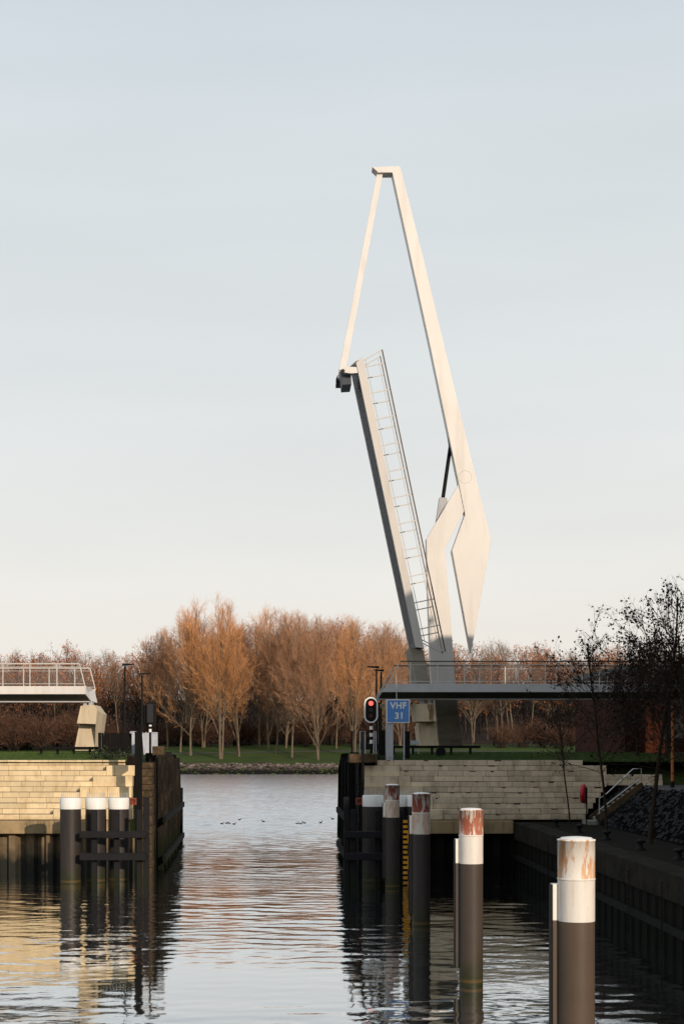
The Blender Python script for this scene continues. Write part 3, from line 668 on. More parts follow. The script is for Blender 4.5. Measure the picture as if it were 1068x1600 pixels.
# loose masonry blocks on the left guide wall
for (pa, pb, ya, yb, Y, lab) in ((198, 211, 1180.5, 1195.5, 78.2, 'brown stone block between the wall top and the dark post'), (238, 256, 1166, 1180, 80.0, 'brown stone block under the dark signal back')):
    mb = MB(); mb.box((pa - CX) * Y / F, (pb - CX) * Y / F, Y, Y + .7, zpx(yb, Y), zpx(ya, Y), .03)
    o = mb.build('masonry_block', M['rubble'], origin=((pa - CX) * Y / F, Y, zpx(yb, Y))); tag(o, lab, 'stone block')
mb = MB(); Y = 78.6; mb.box((545 - CX) * Y / F, (589 - CX) * Y / F, Y, Y + .9, zpx(1192, Y), zpx(1178, Y), .03)
o = mb.build('masonry_block', M['rubble'], origin=((545 - CX) * Y / F, Y, zpx(1192, Y))); tag(o, 'dark stone ledge under the red signal on the right guide wall', 'stone block')

# ------------------------------------------------------------------ bridge
BY0, BY1 = 87.0, 92.0        # near and far edge of the fixed spans
def railing(parent, o, a, n, L, y, h=1.27, sp=1.53, s0=0.0, start_lean=0.0, end_lean=0.0, light=True, name='railing', net=True):
    """railing in a vertical plane Y=y. o: (x,z) foot, a: unit direction along, n: unit direction of 'up' """
    o = Vector((o[0], y, o[1])); a = Vector((a[0], 0, a[1])); n = Vector((n[0], 0, n[1]))
    mrail = M['rail'] if light else M['rail']
    wires = MB()
    for f, rr in ((.10, .022), (.86, .016)):
        wires.tube([o + a * (start_lean * f) + n * h * f, o + a * (L + end_lean * f) + n * h * f], rr, 6)
    for f in [.15 + .05 * q for q in range(14)] if net else (): wires.tube([o + a * (start_lean * f) + n * h * f, o + a * (L + end_lean * f) + n * h * f], .0032, 3)
    rail = wires.build(name, mrail, parent)
    hr = MB(); hr.bar(o + a * start_lean + n * h, o + a * (L + end_lean) + n * h, .08, .07); 
    return rail, hr, (o, a, n, h, sp, L, s0, start_lean, end_lean)
def rail_posts(rail, spec, parent_is_part=True):
    o, a, n, h, sp, L, s0, sl, el = spec
    def post(p, q):
        mb = MB(); mb.bar(p, q, .035, .060); return mb
    post(o + n * -.02, o + a * sl + n * h).build('post', M['rail'], rail)
    s = s0
    while s < L - .15:
        if s > .25: post(o + a * s + n * -.02, o + a * s + n * h).build('post', M['rail'], rail)
        s += sp
    post(o + a * L + n * -.02, o + a * (L + el) + n * h).build('post', M['rail'], rail)

def span(side):
    if side < 0:
        lab = 'sunlit white bridge approach span ending in mid air over the left pier'; x_far = -42.0
        zt, zb = zpx(1072, BY0), zpx(1084.5, BY0); zs = zpx(1095, BY0)
        xe_t, xe_m, xe_b = [(p - CX) * BY0 / F for p in (133, 132.5, 138)]
    else:
        lab = 'shaded grey bridge approach span running to the rust red building'; x_far = 24.5
        zt, zb = zpx(1068.4, BY0), zpx(1081.3, BY0); zs = zpx(1091, BY0)
        xe_t, xe_m, xe_b = [(p - CX) * BY0 / F for p in (606, 596.8, 592)]
    root = thing('approach_span', lab, 'bridge span', (xe_b, BY0, 0))
    mt = M['white_paint'] if side < 0 else M['shade_grey_paint']
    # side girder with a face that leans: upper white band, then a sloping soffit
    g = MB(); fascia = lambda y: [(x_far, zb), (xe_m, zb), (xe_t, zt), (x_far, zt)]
    g.prism(fascia(0), BY0, BY0 + .25); g.prism(fascia(0), BY1 - .25, BY1); g.build('fascia', M['white_paint'] if side < 0 else M['shade_grey_paint'], root)
    d = MB(); d.box(min(x_far, xe_t - .1), max(x_far, xe_t - .1) if side < 0 else x_far, BY0 + .25, BY1 - .25, zt - .25, zt - .02) if side < 0 else d.box(xe_t + .1, x_far, BY0 + .25, BY1 - .25, zt - .25, zt - .02); d.build('deck', M['path'], root)
    s_ = MB(); xa, xb = (x_far, xe_m) if side < 0 else (xe_m, x_far)
    i0 = 1.0; xb2 = xe_b if side < 0 else x_far; xa2 = x_far if side < 0 else xe_b
    s_.add([(xa, BY0 + .02, zb - .003), (xb, BY0 + .02, zb - .003), (xb2, BY0 + i0, zs), (xa2, BY0 + i0, zs), (xa, BY1 - .02, zb - .003), (xb, BY1 - .02, zb - .003), (xb2, BY1 - i0, zs), (xa2, BY1 - i0, zs)],
           [(0, 1, 2, 3), (5, 4, 7, 6), (3, 2, 6, 7), (1, 5, 6, 2), (0, 3, 7, 4), (0, 4, 5, 1)]); s_.build('soffit', M['soffit'], root)
    f = MB(); f.box(xa2, xb2, BY0 + i0 - .10, BY0 + i0 + .06, zs - .06, zs + .01); f.build('flange', M['shade_grey_paint'], root)
    if side < 0:   # end plate
        e = MB(); e.extrude_dir([(xe_m + .003, BY0 + .02, zb), (xe_t + .003, BY0 + .02, zt), (xe_t - .12, BY1, zt), (xe_m - .10, BY1, zb - .02), (xe_b + .003, BY1 - 1.0, zs), (xe_b + .01, BY0 + i0, zs)], (.05, 0, 0)); e.build('end_plate', M['white_paint'], root)
    L = abs(x_far - xe_t); a = (-1, 0) if side < 0 else (1, 0)
    sl = (.32 if side < 0 else .68)
    off = {-1: ((132.6 - 88.7) * BY0 / F, (132.6 - 100.5) * BY1 / F), 1: ((640.5 - 606) * BY0 / F, (682 - 606) * BY0 / F)}[side]
    hrs = MB()
    for y, s0 in ((BY0 + .06, off[0]), (BY1 - .06, off[1])):
        rail, hr, spec = railing(root, (xe_t, zt), a, (0, 1), L, y, s0=s0, start_lean=sl)
        hr.build('handrail', M['rail'] if side < 0 else M['handrail'], rail); rail_posts(rail, spec)
    return root
span(-1); span(1)

# concrete piers under the deck ends
def pier(side):
    Y0, Y1 = 87.6, 91.0
    if side < 0:
        lab = 'sunlit cream concrete pier with a notched block under the left span'
        up_ = [(126, 1103), (143, 1101), (149, 1108), (152, 1110), (152.5, 1131.5), (121, 1130.5)]
        lo = [(124, 1131.5), (152, 1133), (149, 1173), (116, 1173)]
        nk = [(122, 1131), (151, 1132), (150.5, 1139), (124, 1137)]
        brg = (128.5, 143)
    else:
        lab = 'shaded rust streaked concrete pier with a notched block under the right span'
        up_ = [(648, 1100), (676, 1099), (682, 1127.5), (652, 1127.5)]
        lo = [(653, 1134), (681, 1134), (685.5, 1166), (656.5, 1166)]
        nk = [(654, 1127.5), (682, 1127.5), (681.5, 1134.5), (654, 1134.5)]
        brg = (657, 675)
    root = thing('bridge_pier', lab, 'bridge pier', (P((brg[0] + brg[1]) / 2, 1173, Y0).x, Y0, 5.9))
    m = M['concrete']
    mb = MB()
    if side < 0:
        mb.prism([XZ(*q, Y0) for q in [(126, 1103), (146, 1101), (152, 1108.5), (149.5, 1131.5), (120, 1130.5)]], Y0, Y1)
        # chamfered cheek towards the gap
        A, B, C_, D = [P(*q, Y0) for q in [(152, 1108.5), (149.5, 1131.5), (161, 1115), (158.5, 1125)]]
    else:
        mb.prism([XZ(*q, Y0) for q in up_], Y0, Y1)
    bevel(mb.build('head_block', m, root), .02)
    mb = MB(); mb.prism([XZ(*q, Y0 + 1.1) for q in nk], Y0 + 1.1, Y1 - .3); mb.build('notch', m, root)
    mb = MB(); mb.prism([XZ(*q, Y0 + .85) for q in lo], Y0 + .85, Y1 - .05); bevel(mb.build('stem', m, root), .02)
    if side < 0:
        mb = MB(); f0 = [P(152.2, 1108.6, Y0 + .1), P(149.8, 1131.4, Y0 + .1), P(148.8, 1172.5, Y0 + .87)]; f1 = [P(161.2, 1115.5, Y0 + 1.4), P(158.0, 1140, Y0 + 1.4), P(152.5, 1172.5, Y0 + 1.1)]
        bk = [Vector((v.x, Y1 - .1, v.z)) for v in f1] ; bf = [Vector((v.x - .02, Y1 - .1, v.z)) for v in f0]
        mb.add(f0 + f1 + bk + bf, [(0, 3, 4, 1), (1, 4, 5, 2), (3, 6, 7, 4), (4, 7, 8, 5), (0, 9, 6, 3), (6, 9, 10, 7), (7, 10, 11, 8), (2, 5, 8, 11), (0, 1, 10, 9), (1, 2, 11, 10)])
        mb.build('cheek', m, root)
    if side > 0:
        q = [XZ(*k, Y0) for k in [(667, 1100.6), (676.3, 1100.2), (677.6, 1108), (678.2, 1114), (676.4, 1119), (676, 1127), (674, 1127), (672.6, 1123.5), (670.6, 1126.8), (669.4, 1121), (669.9, 1113), (667.8, 1107)]]
        mb = MB(); mb.add([(x, Y0 - .003, z) for x, z in q], [tuple(range(len(q)))]); mb.build('rust_stain', M['rust_streak'], root)
    z0 = zpx(1104 if side < 0 else 1100, Y0) - .05; z1 = zpx(1095 if side < 0 else 1091, BY0)
    for pa in (brg[0], brg[1] - 6):
        mb = MB(); mb.box(P(pa, 0, Y0).x, P(pa + 6, 0, Y0).x, Y0 + .5, Y0 + 1.2, z0, z1 + .02); mb.build('bearing', M['grey_post'], root)
pier(-1); pier(1)

# pylon (fixed), standing on its base behind the right span
YM = 93.0; YM1 = 93.75
root = thing('bridge_pylon', 'kinked white steel pylon rising behind the deck to carry the balance arm', 'bridge pylon', (P(700, 1165, YM).x, YM, 5.9))
mb = MB(); mb.prism([XZ(*q, YM) for q in [(715.5, 757), (725.3, 797), (694.8, 857), (703.8, 967), (708.3, 1032), (712, 1084), (674.6, 1084), (671.5, 1032), (669.4, 971), (667.6, 920), (665.6, 842)]], YM, YM1)
bevel(mb.build('strut', M['white_paint'], root), .02)
mb = MB(); mb.prism([XZ(*q, YM - .3) for q in [(678.5, 1086), (713, 1086), (722.5, 1168), (684.5, 1168)]], YM - .3, YM1 + .3); bevel(mb.build('base', M['concrete_base'], root), .03)

# balance arm with the counterweight: one rigid body
root = thing('balance_arm', 'tall tapering white balance arm with pointed counterweight above the pylon', 'bridge arm', (P(726, 745, YM).x, YM - .05, zpx(745, YM)))
YA, YB = YM - .06, YM + .81
mb = MB(); mb.prism([XZ(*q, YA) for q in [(581, 260.8), (624.6, 259.3), (660, 400), (694.6, 545), (731, 697), (766.7, 844.5), (735.3, 1021), (705.6, 860), (725.8, 804), (715.7, 753.5), (671.3, 540), (612.5, 269.6), (590.5, 269.6)]], YA, YB)
bevel(mb.build('arm', M['white_paint'], root), .025)
cx_, cz_ = XZ(726.5, 745, YA)
mb = MB(); vs = []; n = 40
for i in range(n):
    a = 2 * math.pi * i / n
    for rr, yy in ((.36, YA - .004), (.385, YA - .014), (.41, YA - .004)): vs.append((cx_ + rr * math.cos(a), yy, cz_ + rr * math.sin(a)))
mb.add(vs, [(3 * i + k, 3 * ((i + 1) % n) + k, 3 * ((i + 1) % n) + k + 1, 3 * i + k + 1) for i in range(n) for k in (0, 1)]); mb.build('pivot_ring', M['white_paint'], root)

# hanger rod
root = thing('hanger_rod', 'slim white hanger rod from the arm tip down to the raised deck', 'bridge hanger', (P(535, 578, YM).x, YM, zpx(578, YM)))
mb = MB(); a_ = [P(588.6, 269.5, YM + .15), P(598.2, 269.5, YM + .15), P(540.2, 578, 90.55), P(529.4, 578, 90.55)]; mb.extrude_dir(a_, (0, .42, 0)); bevel(mb.build('rod', M['white_paint'], root), .02)
mb = MB(); mb.prism([XZ(*q, YM + .2) for q in [(590, 265), (597, 265), (597.5, 271.5), (588.6, 271.5)]], YM + .25, YM + .65); mb.build('pin', M['rust_sunlit'], root)
mb = MB(); mb.prism([XZ(*q, 90.6) for q in [(529, 577), (541, 577), (538.5, 590), (533, 594), (527.5, 590)]], 90.62, 90.98); mb.build('clevis', M['shade_grey_paint'], root)

# raised deck leaf
LY0, LY1 = 88.0, 92.3
q0 = Vector((*XZ(648.8, 1010, LY0),)); q1 = Vector((*XZ(556, 566.5, LY0),))
la = (q1 - q0).normalized(); ln_ = Vector((la.y, -la.x))          # up the leaf, and its walking side (towards the right)
LL = (q1 - q0).length; TH = 12.6 * LY0 / F * ln_.x / 1.0
root = thing('lifting_deck', 'raised bridge deck leaf standing steeply with railings on its right', 'bridge deck', (q0.x, LY0, q0.y))
def LP(s, t, y): v = q0 + la * s + ln_ * t; return Vector((v.x, y, v.y))
mb = MB(); pts = [(0, 0), (.35, TH), (LL + .35, TH), (LL, 0)]
mb.prism([(LP(s, t, 0).x, LP(s, t, 0).z) for s, t in [(-.05, 0), (-.2, TH), (LL + .26, TH), (LL, 0)]], LY0, LY0 + .12); 
mb.prism([(LP(s, t, 0).x, LP(s, t, 0).z) for s, t in [(-.05, 0), (-.2, TH), (LL + 1.11, TH), (LL + .85, 0)]], LY1 - .12, LY1); bevel(mb.build('side_girder', M['leaf_paint'], root), .01)
mb = MB(); A_ = [LP(s, t, LY0 + .12) for s, t in [(-.05, .03), (-.2, TH - .03), (LL + .2, TH - .03), (LL - .02, .03)]]; B_ = [LP(s, t, LY1 - .12) for s, t in [(-.05, .03), (-.2, TH - .03), (LL + 1.05, TH - .03), (LL + .83, .03)]]
mb.add(A_ + B_, [(0, 1, 2, 3), (7, 6, 5, 4), (0, 4, 5, 1), (1, 5, 6, 2), (2, 6, 7, 3), (3, 7, 4, 0)]); mb.build('underside', M['leaf_under'], root)
ribs = MB(); s = 1.2
for yy in (LY0 + 1.5, LY0 + 2.8):
    ribs.prism([(LP(s, t, 0).x, LP(s, t, 0).z) for s, t in [(.3, -.0), (.3, .028), (LL - .8, .028), (LL - .8, -.0)]], yy, yy + .03)
ribs.build('stiffener', M['leaf_under'], root)
# narrower root of the leaf near the hinge
mb = MB(); mb.prism([XZ(*q, LY0 + .4) for q in [(640.5, 1012), (661, 1016), (671.5, 1070), (651.5, 1070)]], LY0 + .4, LY1 - .4); mb.build('leaf_root', M['concrete_base'], root)
# bracing at the tip carrying the hanger
mb = MB(); c0 = LP(LL - .75, -.62, 0); 
mb.prism([XZ(*q, LY0 - .02) for q in [(539.5, 572.5), (556.8, 573.5), (558.5, 582.8), (547, 583.5), (538.5, 582)]], LY0 - .02, LY0 + .5); bevel(mb.build('tip_bracket', M['white_paint'], root), .01)
mb = MB(); mb.prism([XZ(*q, LY0 + .45) for q in [(532.5, 582.2), (548, 583.8), (548.8, 600.5), (534.5, 601.5)]], LY0 + .45, 90.38); bevel(mb.build('tip_beam', M['crossbeam_shade'], root), .02)
mb = MB(); mb.prism([XZ(*q, 90.4) for q in [(532, 578), (536.5, 576), (538, 580), (537, 588), (531, 592)]], 90.4, 90.52)
mb.prism([XZ(*q, 91.0) for q in [(527, 586), (530, 584), (534.5, 597), (534, 603.5), (524.5, 603.5), (524.5, 592)]], 91.02, 91.18); mb.prism([XZ(*q, 91.0) for q in [(524.5, 598), (538, 598), (538, 603.5), (524.5, 603.5)]], 91.19, 91.5); mb.build('hanger_lug', M['dark_grey'], root)
for y, s0 in ((LY0 + .06, .62), (LY0 + 1.55, .30)):
    o2 = LP(.3, TH, 0)
    rail, hr, spec = railing(root, (o2.x, o2.z), (la.x, la.y), (ln_.x, ln_.y), LL - .25, y, h=1.16, sp=1.535, s0=s0, start_lean=-.95, end_lean=.38, net=False)
    hr.build('handrail', M['handrail'], rail); rail_posts(rail, spec)

# hydraulic cylinder
root = thing('hydraulic_cylinder', 'black hydraulic ram with grey sleeve between pylon and balance arm', 'hydraulic ram', (P(690, 800, YM).x, YM + .5, zpx(800, YM)))
yc = YM + .5
def PC(px, py): v = P(px, py, YM); return Vector((v.x, yc, v.z))
mb = MB(); mb.tube([PC(692.6, 778), PC(704.2, 697)], .115, 14); mb.build('piston_rod', M['black'], root)
mb = MB(); mb.tube([PC(703.6, 699), PC(701, 676)], .06, 10); mb.build('rod_end', M['black'], root)
mb = MB(); mb.prism([XZ(*q, YM) for q in [(687, 776), (698.5, 777), (699.3, 783), (682.5, 815), (681.6, 814)]], yc - .26, yc + .26); mb.build('sleeve', M['grey_post'], root)

# low dark barrier beams before the piers
for (pa, pb, ya, yb, Y, lab) in ((51, 153, 1166.8, 1171.5, 84.6, 'low black rail on the grass before the left pier'), (570, 750, 1165, 1169, 84.6, 'low black rail on the grass before the right pier and pylon base')):
    x0, x1 = P(pa, 0, Y).x, P(pb, 0, Y).x
    root = thing('barrier_rail', lab, 'barrier', ((x0 + x1) / 2, Y, 5.9))
    mb = MB(); mb.box(x0, x1, Y, Y + .18, zpx(yb, Y), zpx(ya, Y), .015); mb.build('beam', M['timber_black'], root)
    k = 4 if pa < 100 else 6
    for i in range(k):
        xx = x0 + (x1 - x0) * (i + .5) / k; mb = MB(); mb.box(xx - .06, xx + .06, Y + .182, Y + .3, 5.6, zpx(ya, Y) - .02); mb.build('post', M['timber_black'], root)
mb = MB(); v = P(688, 1176, 84.2); 
pts = []; 
mb.tube([(v.x, 84.0, 6.16), (v.x, 84.4, 6.16)], .26, 18); o = mb.build('cable_drum', M['black'], origin=(v.x, 84.2, 5.9)); tag(o, 'round black drum lying on the grass under the low rail', 'drum')

# ------------------------------------------------------------------ street lamps, signals, signs
def lamp(px, ytop, Y, hx0, hx1, label):
    x = P(px, 0, Y).x; zt = zpx(ytop, Y)
    root = thing('street_lamp', label, 'street lamp', (x, Y, 5.9), 'black street lamps beside the bridge')
    mb = MB(); mb.lathe(x, Y, [(.10, 5.7), (.10, 7.0), (.075, 7.05), (.055, zt - .05)], 14); mb.build('pole', M['black'], root)
    a, b = P(hx0, 0, Y).x, P(hx1, 0, Y).x
    mb = MB(); mb.hexa([(a, Y - .16, zt - .02), (b, Y - .12, zt + .06), (b, Y + .12, zt + .06), (a, Y + .16, zt - .02)], [(a, Y - .14, zt + .12), (b, Y - .10, zt + .12), (b, Y + .10, zt + .12), (a, Y + .14, zt + .12)])
    mb.hexa([(x - .12, Y - .08, zt - .12), (x + .12, Y - .08, zt - .12), (x + .12, Y + .08, zt - .12), (x - .12, Y + .08, zt - .12)], [(x - .15, Y - .1, zt - .025), (x + .15, Y - .1, zt - .025), (x + .15, Y + .1, zt - .025), (x - .15, Y + .1, zt - .025)]) if False else None
    bevel(mb.build('lamp_head', M['black'], root), .01)
lamp(195, 1040, 96, 191.5, 209.5, 'taller black street lamp left of the gap, behind the dark screen')
lamp(222, 1054, 101, 219, 235.5, 'shorter black street lamp left of the gap, just left of the oval signal back')
lamp(587.8, 1044, 95.5, 592, 573, 'black street lamp nearest the red signal, head to the left')
lamp(595, 1049, 100, 599, 583, 'black street lamp partly behind its neighbour, at the end of the grey span')

def stadium(cx, cz, w, h, n=12):
    r = w / 2; pts = []
    for i in range(n + 1):
        a = math.pi * i / n; pts.append((cx + r * math.cos(a), cz + h / 2 - r + r * math.sin(a)))
    for i in range(n + 1):
        a = math.pi + math.pi * i / n; pts.append((cx + r * math.cos(a), cz - h / 2 + r + r * math.sin(a)))
    return pts
def disc(mb, x, y0, y1, z, r, n=20): mb.prism([(x + r * math.cos(2 * math.pi * i / n), z + r * math.sin(2 * math.pi * i / n)) for i in range(n)], y0, y1)
# red signal
Y = 80.2; c = P(579.2, 1109.3, Y); hh = 40.6 * Y / F; ww = 21.2 * Y / F
root = thing('bridge_signal', 'oval white rimmed traffic signal showing red beside the blue sign', 'traffic signal', (c.x, Y, 5.9))
mb = MB(); mb.prism(stadium(c.x, c.z, ww, hh), Y, Y + .04); mb.build('rim', M['sign_white'], root)
mb = MB(); mb.prism(stadium(c.x, c.z, ww - .14, hh - .14), Y - .012, Y - .002); mb.build('backboard', M['black'], root)
mb = MB(); mb.box(c.x - .17, c.x + .17, Y + .042, Y + .3, c.z - .5, c.z + .5, .03); mb.build('housing', M['black'], root)
zr = zpx(1099, Y); mb = MB(); disc(mb, c.x, Y - .06, Y - .014, zr, .125); mb.build('red_lamp', M['red_lamp'], root)
mb = MB(); disc(mb, c.x, Y - .05, Y - .014, zpx(1108.8, Y), .11); mb.build('green_lamp', M['green_dim'], root)
mb = MB(); disc(mb, c.x, Y - .05, Y - .014, zpx(1118.3, Y), .11); mb.build('lower_lamp', M['red_dim'], root)
for yy in (1099, 1108.8, 1118.3):
    mb = MB(); z = zpx(yy, Y); pts = [(c.x + .14 * math.cos(a), z + .14 * math.sin(a)) for a in [math.pi * (.05 + .9 * i / 10) for i in range(11)]]
    inn = [(c.x + .132 * math.cos(a), z + .132 * math.sin(a)) for a in [math.pi * (.05 + .9 * i / 10) for i in range(11)]]
    mb.add([(x, Y - .014, zz) for x, zz in pts] + [(x, Y - .16, zz) for x, zz in pts] + [(x, Y - .014, zz) for x, zz in inn] + [(x, Y - .16, zz) for x, zz in inn],
           [(i, i + 1, i + 12, i + 11) for i in range(10)] + [(22 + i, 33 + i, 34 + i, 23 + i) for i in range(10)] + [(11 + i, 12 + i, 34 + i, 33 + i) for i in range(10)]); mb.build('visor', M['black'], root)
zb = c.z - hh / 2; pr0 = 5.7; k = 0; z = zb - .12
post = MB(); post.cyl(c.x + .02, Y + .12, 5.6, zb + .05, .065, 14); post = post.build('post', M['black'], root)
for ya, yb in ((1134.5, 1140), (1145.2, 1151), (1156, 1161.8)):
    mb = MB(); mb.cyl(c.x + .02, Y + .12, zpx(yb, Y), zpx(ya, Y), .085, 16); mb.build('white_stripe', M['sign_white'], post)
    mb = MB(); mb.cyl(c.x + .02, Y + .12, zpx(yb + 5.2, Y), zpx(yb, Y) - .002, .084, 16); mb.build('black_stripe', M['black'], post)
# signal seen from behind on the left
Y = 80.6; c = P(234.8, 1115, Y); hh = 36.5 * Y / F; ww = 18.3 * Y / F; YB_ = Y
root = thing('bridge_signal', 'black oval signal seen from behind, left of the gap', 'traffic signal', (c.x, Y, 5.9))
mb = MB(); mb.prism(stadium(c.x, c.z, ww, hh), Y + .1, Y + .14); mb.build('backboard', M['black'], root)
mb = MB(); mb.box(c.x - .17, c.x + .17, Y - .12, Y + .098, c.z - .5, c.z + .5, .03); mb.build('housing', M['dark_grey'], root)
mb = MB(); mb.cyl(c.x, Y, 5.6, c.z - hh / 2 + .2, .06, 14); post = mb.build('post', M['black'], root)
for ya, yb in ((1132.5, 1135), (1139, 1144)):
    mb = MB(); mb.cyl(c.x, Y, zpx(yb, Y), zpx(ya, Y), .075, 16); mb.build('white_stripe', M['sign_white'], post)

# blue sign
Y = 79.9; x0, x1, z0, z1 = P(603.2, 0, Y).x, P(639.6, 0, Y).x, zpx(1129.6, Y), zpx(1092.8, Y)
root = thing('channel_sign', 'square blue sign with white border reading VHF 31', 'sign', ((x0 + x1) / 2, Y, 5.9))
mb = MB(); mb.box(x0, x1, Y, Y + .03, z0, z1, .006); mb.build('border', M['sign_white'], root)
mb = MB(); mb.box(x0 + .045, x1 - .045, Y - .008, Y - .002, z0 + .045, z1 - .045); mb.build('face', M['sign_blue'], root)
def text_part(s, size, cx, cz, y, m, parent, name, wx=1.0, off=.012):
    cu = bpy.data.curves.new('lettering', 'FONT'); cu.body = s; cu.size = size; cu.align_x = 'CENTER'; cu.align_y = 'CENTER'; cu.extrude = .004; cu.offset = off; cu.space_character = 1.08
    t = bpy.data.objects.new('lettering', cu); COL.objects.link(t); bpy.context.view_layer.update()
    me = bpy.data.meshes.new_from_object(t.evaluated_get(bpy.context.evaluated_depsgraph_get())); bpy.data.objects.remove(t)
    off_ = ORG[parent]; xs_ = [v.co.x for v in me.vertices]; ys_ = [v.co.y for v in me.vertices]; mx_, my_ = (min(xs_) + max(xs_)) / 2, (min(ys_) + max(ys_)) / 2
    for v in me.vertices:
        x_, z_, y_ = (v.co.x - mx_) * wx + cx, v.co.y - my_ + cz, y - v.co.z
        v.co = (x_ - off_.x, y_ - off_.y, z_ - off_.z)
    me.materials.clear(); me.materials.append(m)
    o = bpy.data.objects.new(name, me); COL.objects.link(o); o.parent = parent; ORG[o] = off_; return o
text_part('VHF', .46, P(621.6, 0, Y).x, zpx(1102.3, Y), Y - .014, M['sign_white'], root, 'lettering', .97)
text_part('31', .46, P(622.5, 0, Y).x, zpx(1118.3, Y), Y - .014, M['sign_white'], root, 'lettering', 1.0)
mb = MB(); mb.box(P(602.8, 0, Y).x, P(614, 0, Y).x, Y + .06, Y + .4, 5.5, zpx(1093.2, Y)); mb.build('wide_post', M['grey_post'], root)
mb = MB(); mb.cyl(P(631, 0, Y).x, Y + .09, 5.5, zpx(1093.2, Y), .04, 12); mb.build('thin_post', M['grey_post'], root)
# whip aerial
mb = MB(); v = P(618.5, 1090, 80.6); mb.tube([(v.x + .03, 80.6, zpx(1094, 80.6)), (v.x, 80.6, zpx(1054, 80.6))], [.03, .016], 8); mb.box(v.x - .05, v.x + .09, 80.32, 80.66, zpx(1097, 80.6), zpx(1093.5, 80.6))
o = mb.build('aerial', M['grey_post'], origin=(v.x, 80.6, 8.8)); tag(o, 'thin white whip aerial rising behind the blue sign', 'aerial')
# horn speaker
Y = 80.6; v = P(597.4, 1103.2, Y)
root = thing('horn_speaker', 'small round brass ringed loudspeaker between signal and blue sign', 'loudspeaker', (v.x, Y, v.z))
mb = MB()
nn = 20; vs = []
for rr, yy in ((.135, Y), (.125, Y - .03), (.09, Y - .02), (.085, Y + .02)):
    vs += [(v.x + rr * math.cos(2 * math.pi * i / nn), yy, v.z + rr * math.sin(2 * math.pi * i / nn)) for i in range(nn)]
mb.add(vs, [(k * nn + i, k * nn + (i + 1) % nn, (k + 1) * nn + (i + 1) % nn, (k + 1) * nn + i) for k in range(3) for i in range(nn)], True); mb.build('ring', M['brass'], root)
mb = MB(); disc(mb, v.x, Y + .01, Y + .12, v.z, .084); mb.build('driver', M['black'], root)
mb = MB(); disc(mb, v.x, Y - .03, Y + .008, v.z, .03); mb.build('centre_cap', M['sign_white'], root)
mb = MB(); mb.box(v.x - .2, v.x + .0, Y + .122, Y + .17, v.z - .03, v.z + .03); mb.build('bracket', M['black'], root)
mb = MB(); mb.cyl(v.x - .17, Y + .2, 5.5, v.z + .2, .05, 10); mb.build('post', M['black'], root)

# screens, cabinets, fences beside the signals
Y = 83.0
root = thing('board_screen', 'black vertical board screen on the grass beside the left pier', 'fence', (P(178, 0, Y).x, Y, 5.9))
r = random.Random(6); x = P(153.5, 0, Y).x; mb = MB()
while x < P(203, 0, Y).x:
    wd = r.uniform(.12, .2); mb.box(x, x + wd - .02, Y + r.uniform(0, .03), Y + .07, 5.7, zpx(1144 + r.uniform(-.5, 2), Y)); x += wd
mb.build('boards', M['timber_black'], root)
mb = MB(); mb.box(P(153.5, 0, Y).x, P(203, 0, Y).x, Y + .071, Y + .15, 6.2, 6.32); mb.build('back_rail', M['timber_black'], root)
Y = 84.6
for (pa, pb, ya, yb, lab) in ((203, 214, 1142.5, 1166, 'pale blue grey cabinet between the black screen and the dark post'), (236, 246, 1144, 1168, 'pale blue grey cabinet to the right of the signal post')):
    root = thing('control_cabinet', lab, 'cabinet', (P((pa + pb) / 2, 0, Y).x, Y, 5.9))
    x0, x1 = P(pa, 0, Y).x, P(pb, 0, Y).x
    mb = MB(); mb.box(x0, x1, Y, Y + .4, 5.7, zpx(ya + 1.5, Y), .01); mb.build('body', M['light_box'], root)
    mb = MB(); mb.hexa([(x0 - .03, Y - .03, zpx(ya + 1.4, Y)), (x1 + .03, Y - .03, zpx(ya + 1.4, Y)), (x1 + .03, Y + .43, zpx(ya + 1.4, Y)), (x0 - .03, Y + .43, zpx(ya + 1.4, Y))], [(x0 + .05, Y + .1, zpx(ya, Y)), (x1 - .05, Y + .1, zpx(ya, Y)), (x1 - .05, Y + .4, zpx(ya, Y)), (x0 + .05, Y + .4, zpx(ya, Y))]); mb.build('lid', M['light_box'], root)
    mb = MB(); mb.box(x0 + .06, x1 - .06, Y - .012, Y - .002, 6.0, zpx(ya + 4, Y)); mb.build('door', M['light_box'], root)
Y = 82.2
root = thing('leaning_hoarding', 'pale weathered board fence leaning behind the signal post', 'fence', (P(229, 0, Y).x, Y, 5.9))
mb = MB(); r = random.Random(8)
for i in range(6):
    pa = 221.5 + i * 2.45; dx = 3.2; z1 = zpx(1144.5 + r.uniform(-.7, 1), Y); z0 = zpx(1179, Y)
    a, b = P(pa, 0, Y).x, P(pa + 2.2, 0, Y).x; d = dx * Y / F * (1 - i / 7)
    mb.hexa([(a + d, Y, z0), (b + d * .9, Y, z0), (b + d * .9, Y + .04, z0), (a + d, Y + .04, z0)], [(a, Y + .2, z1), (b, Y + .2, z1), (b, Y + .24, z1), (a, Y + .24, z1)])
mb.build('boards', M['light_box'], root)
mb = MB(); mb.bar(P(222, 1150, Y + .3), P(236, 1150, Y + .3), .05, .1); mb.build('cross_rail', M['dark_grey'], root)

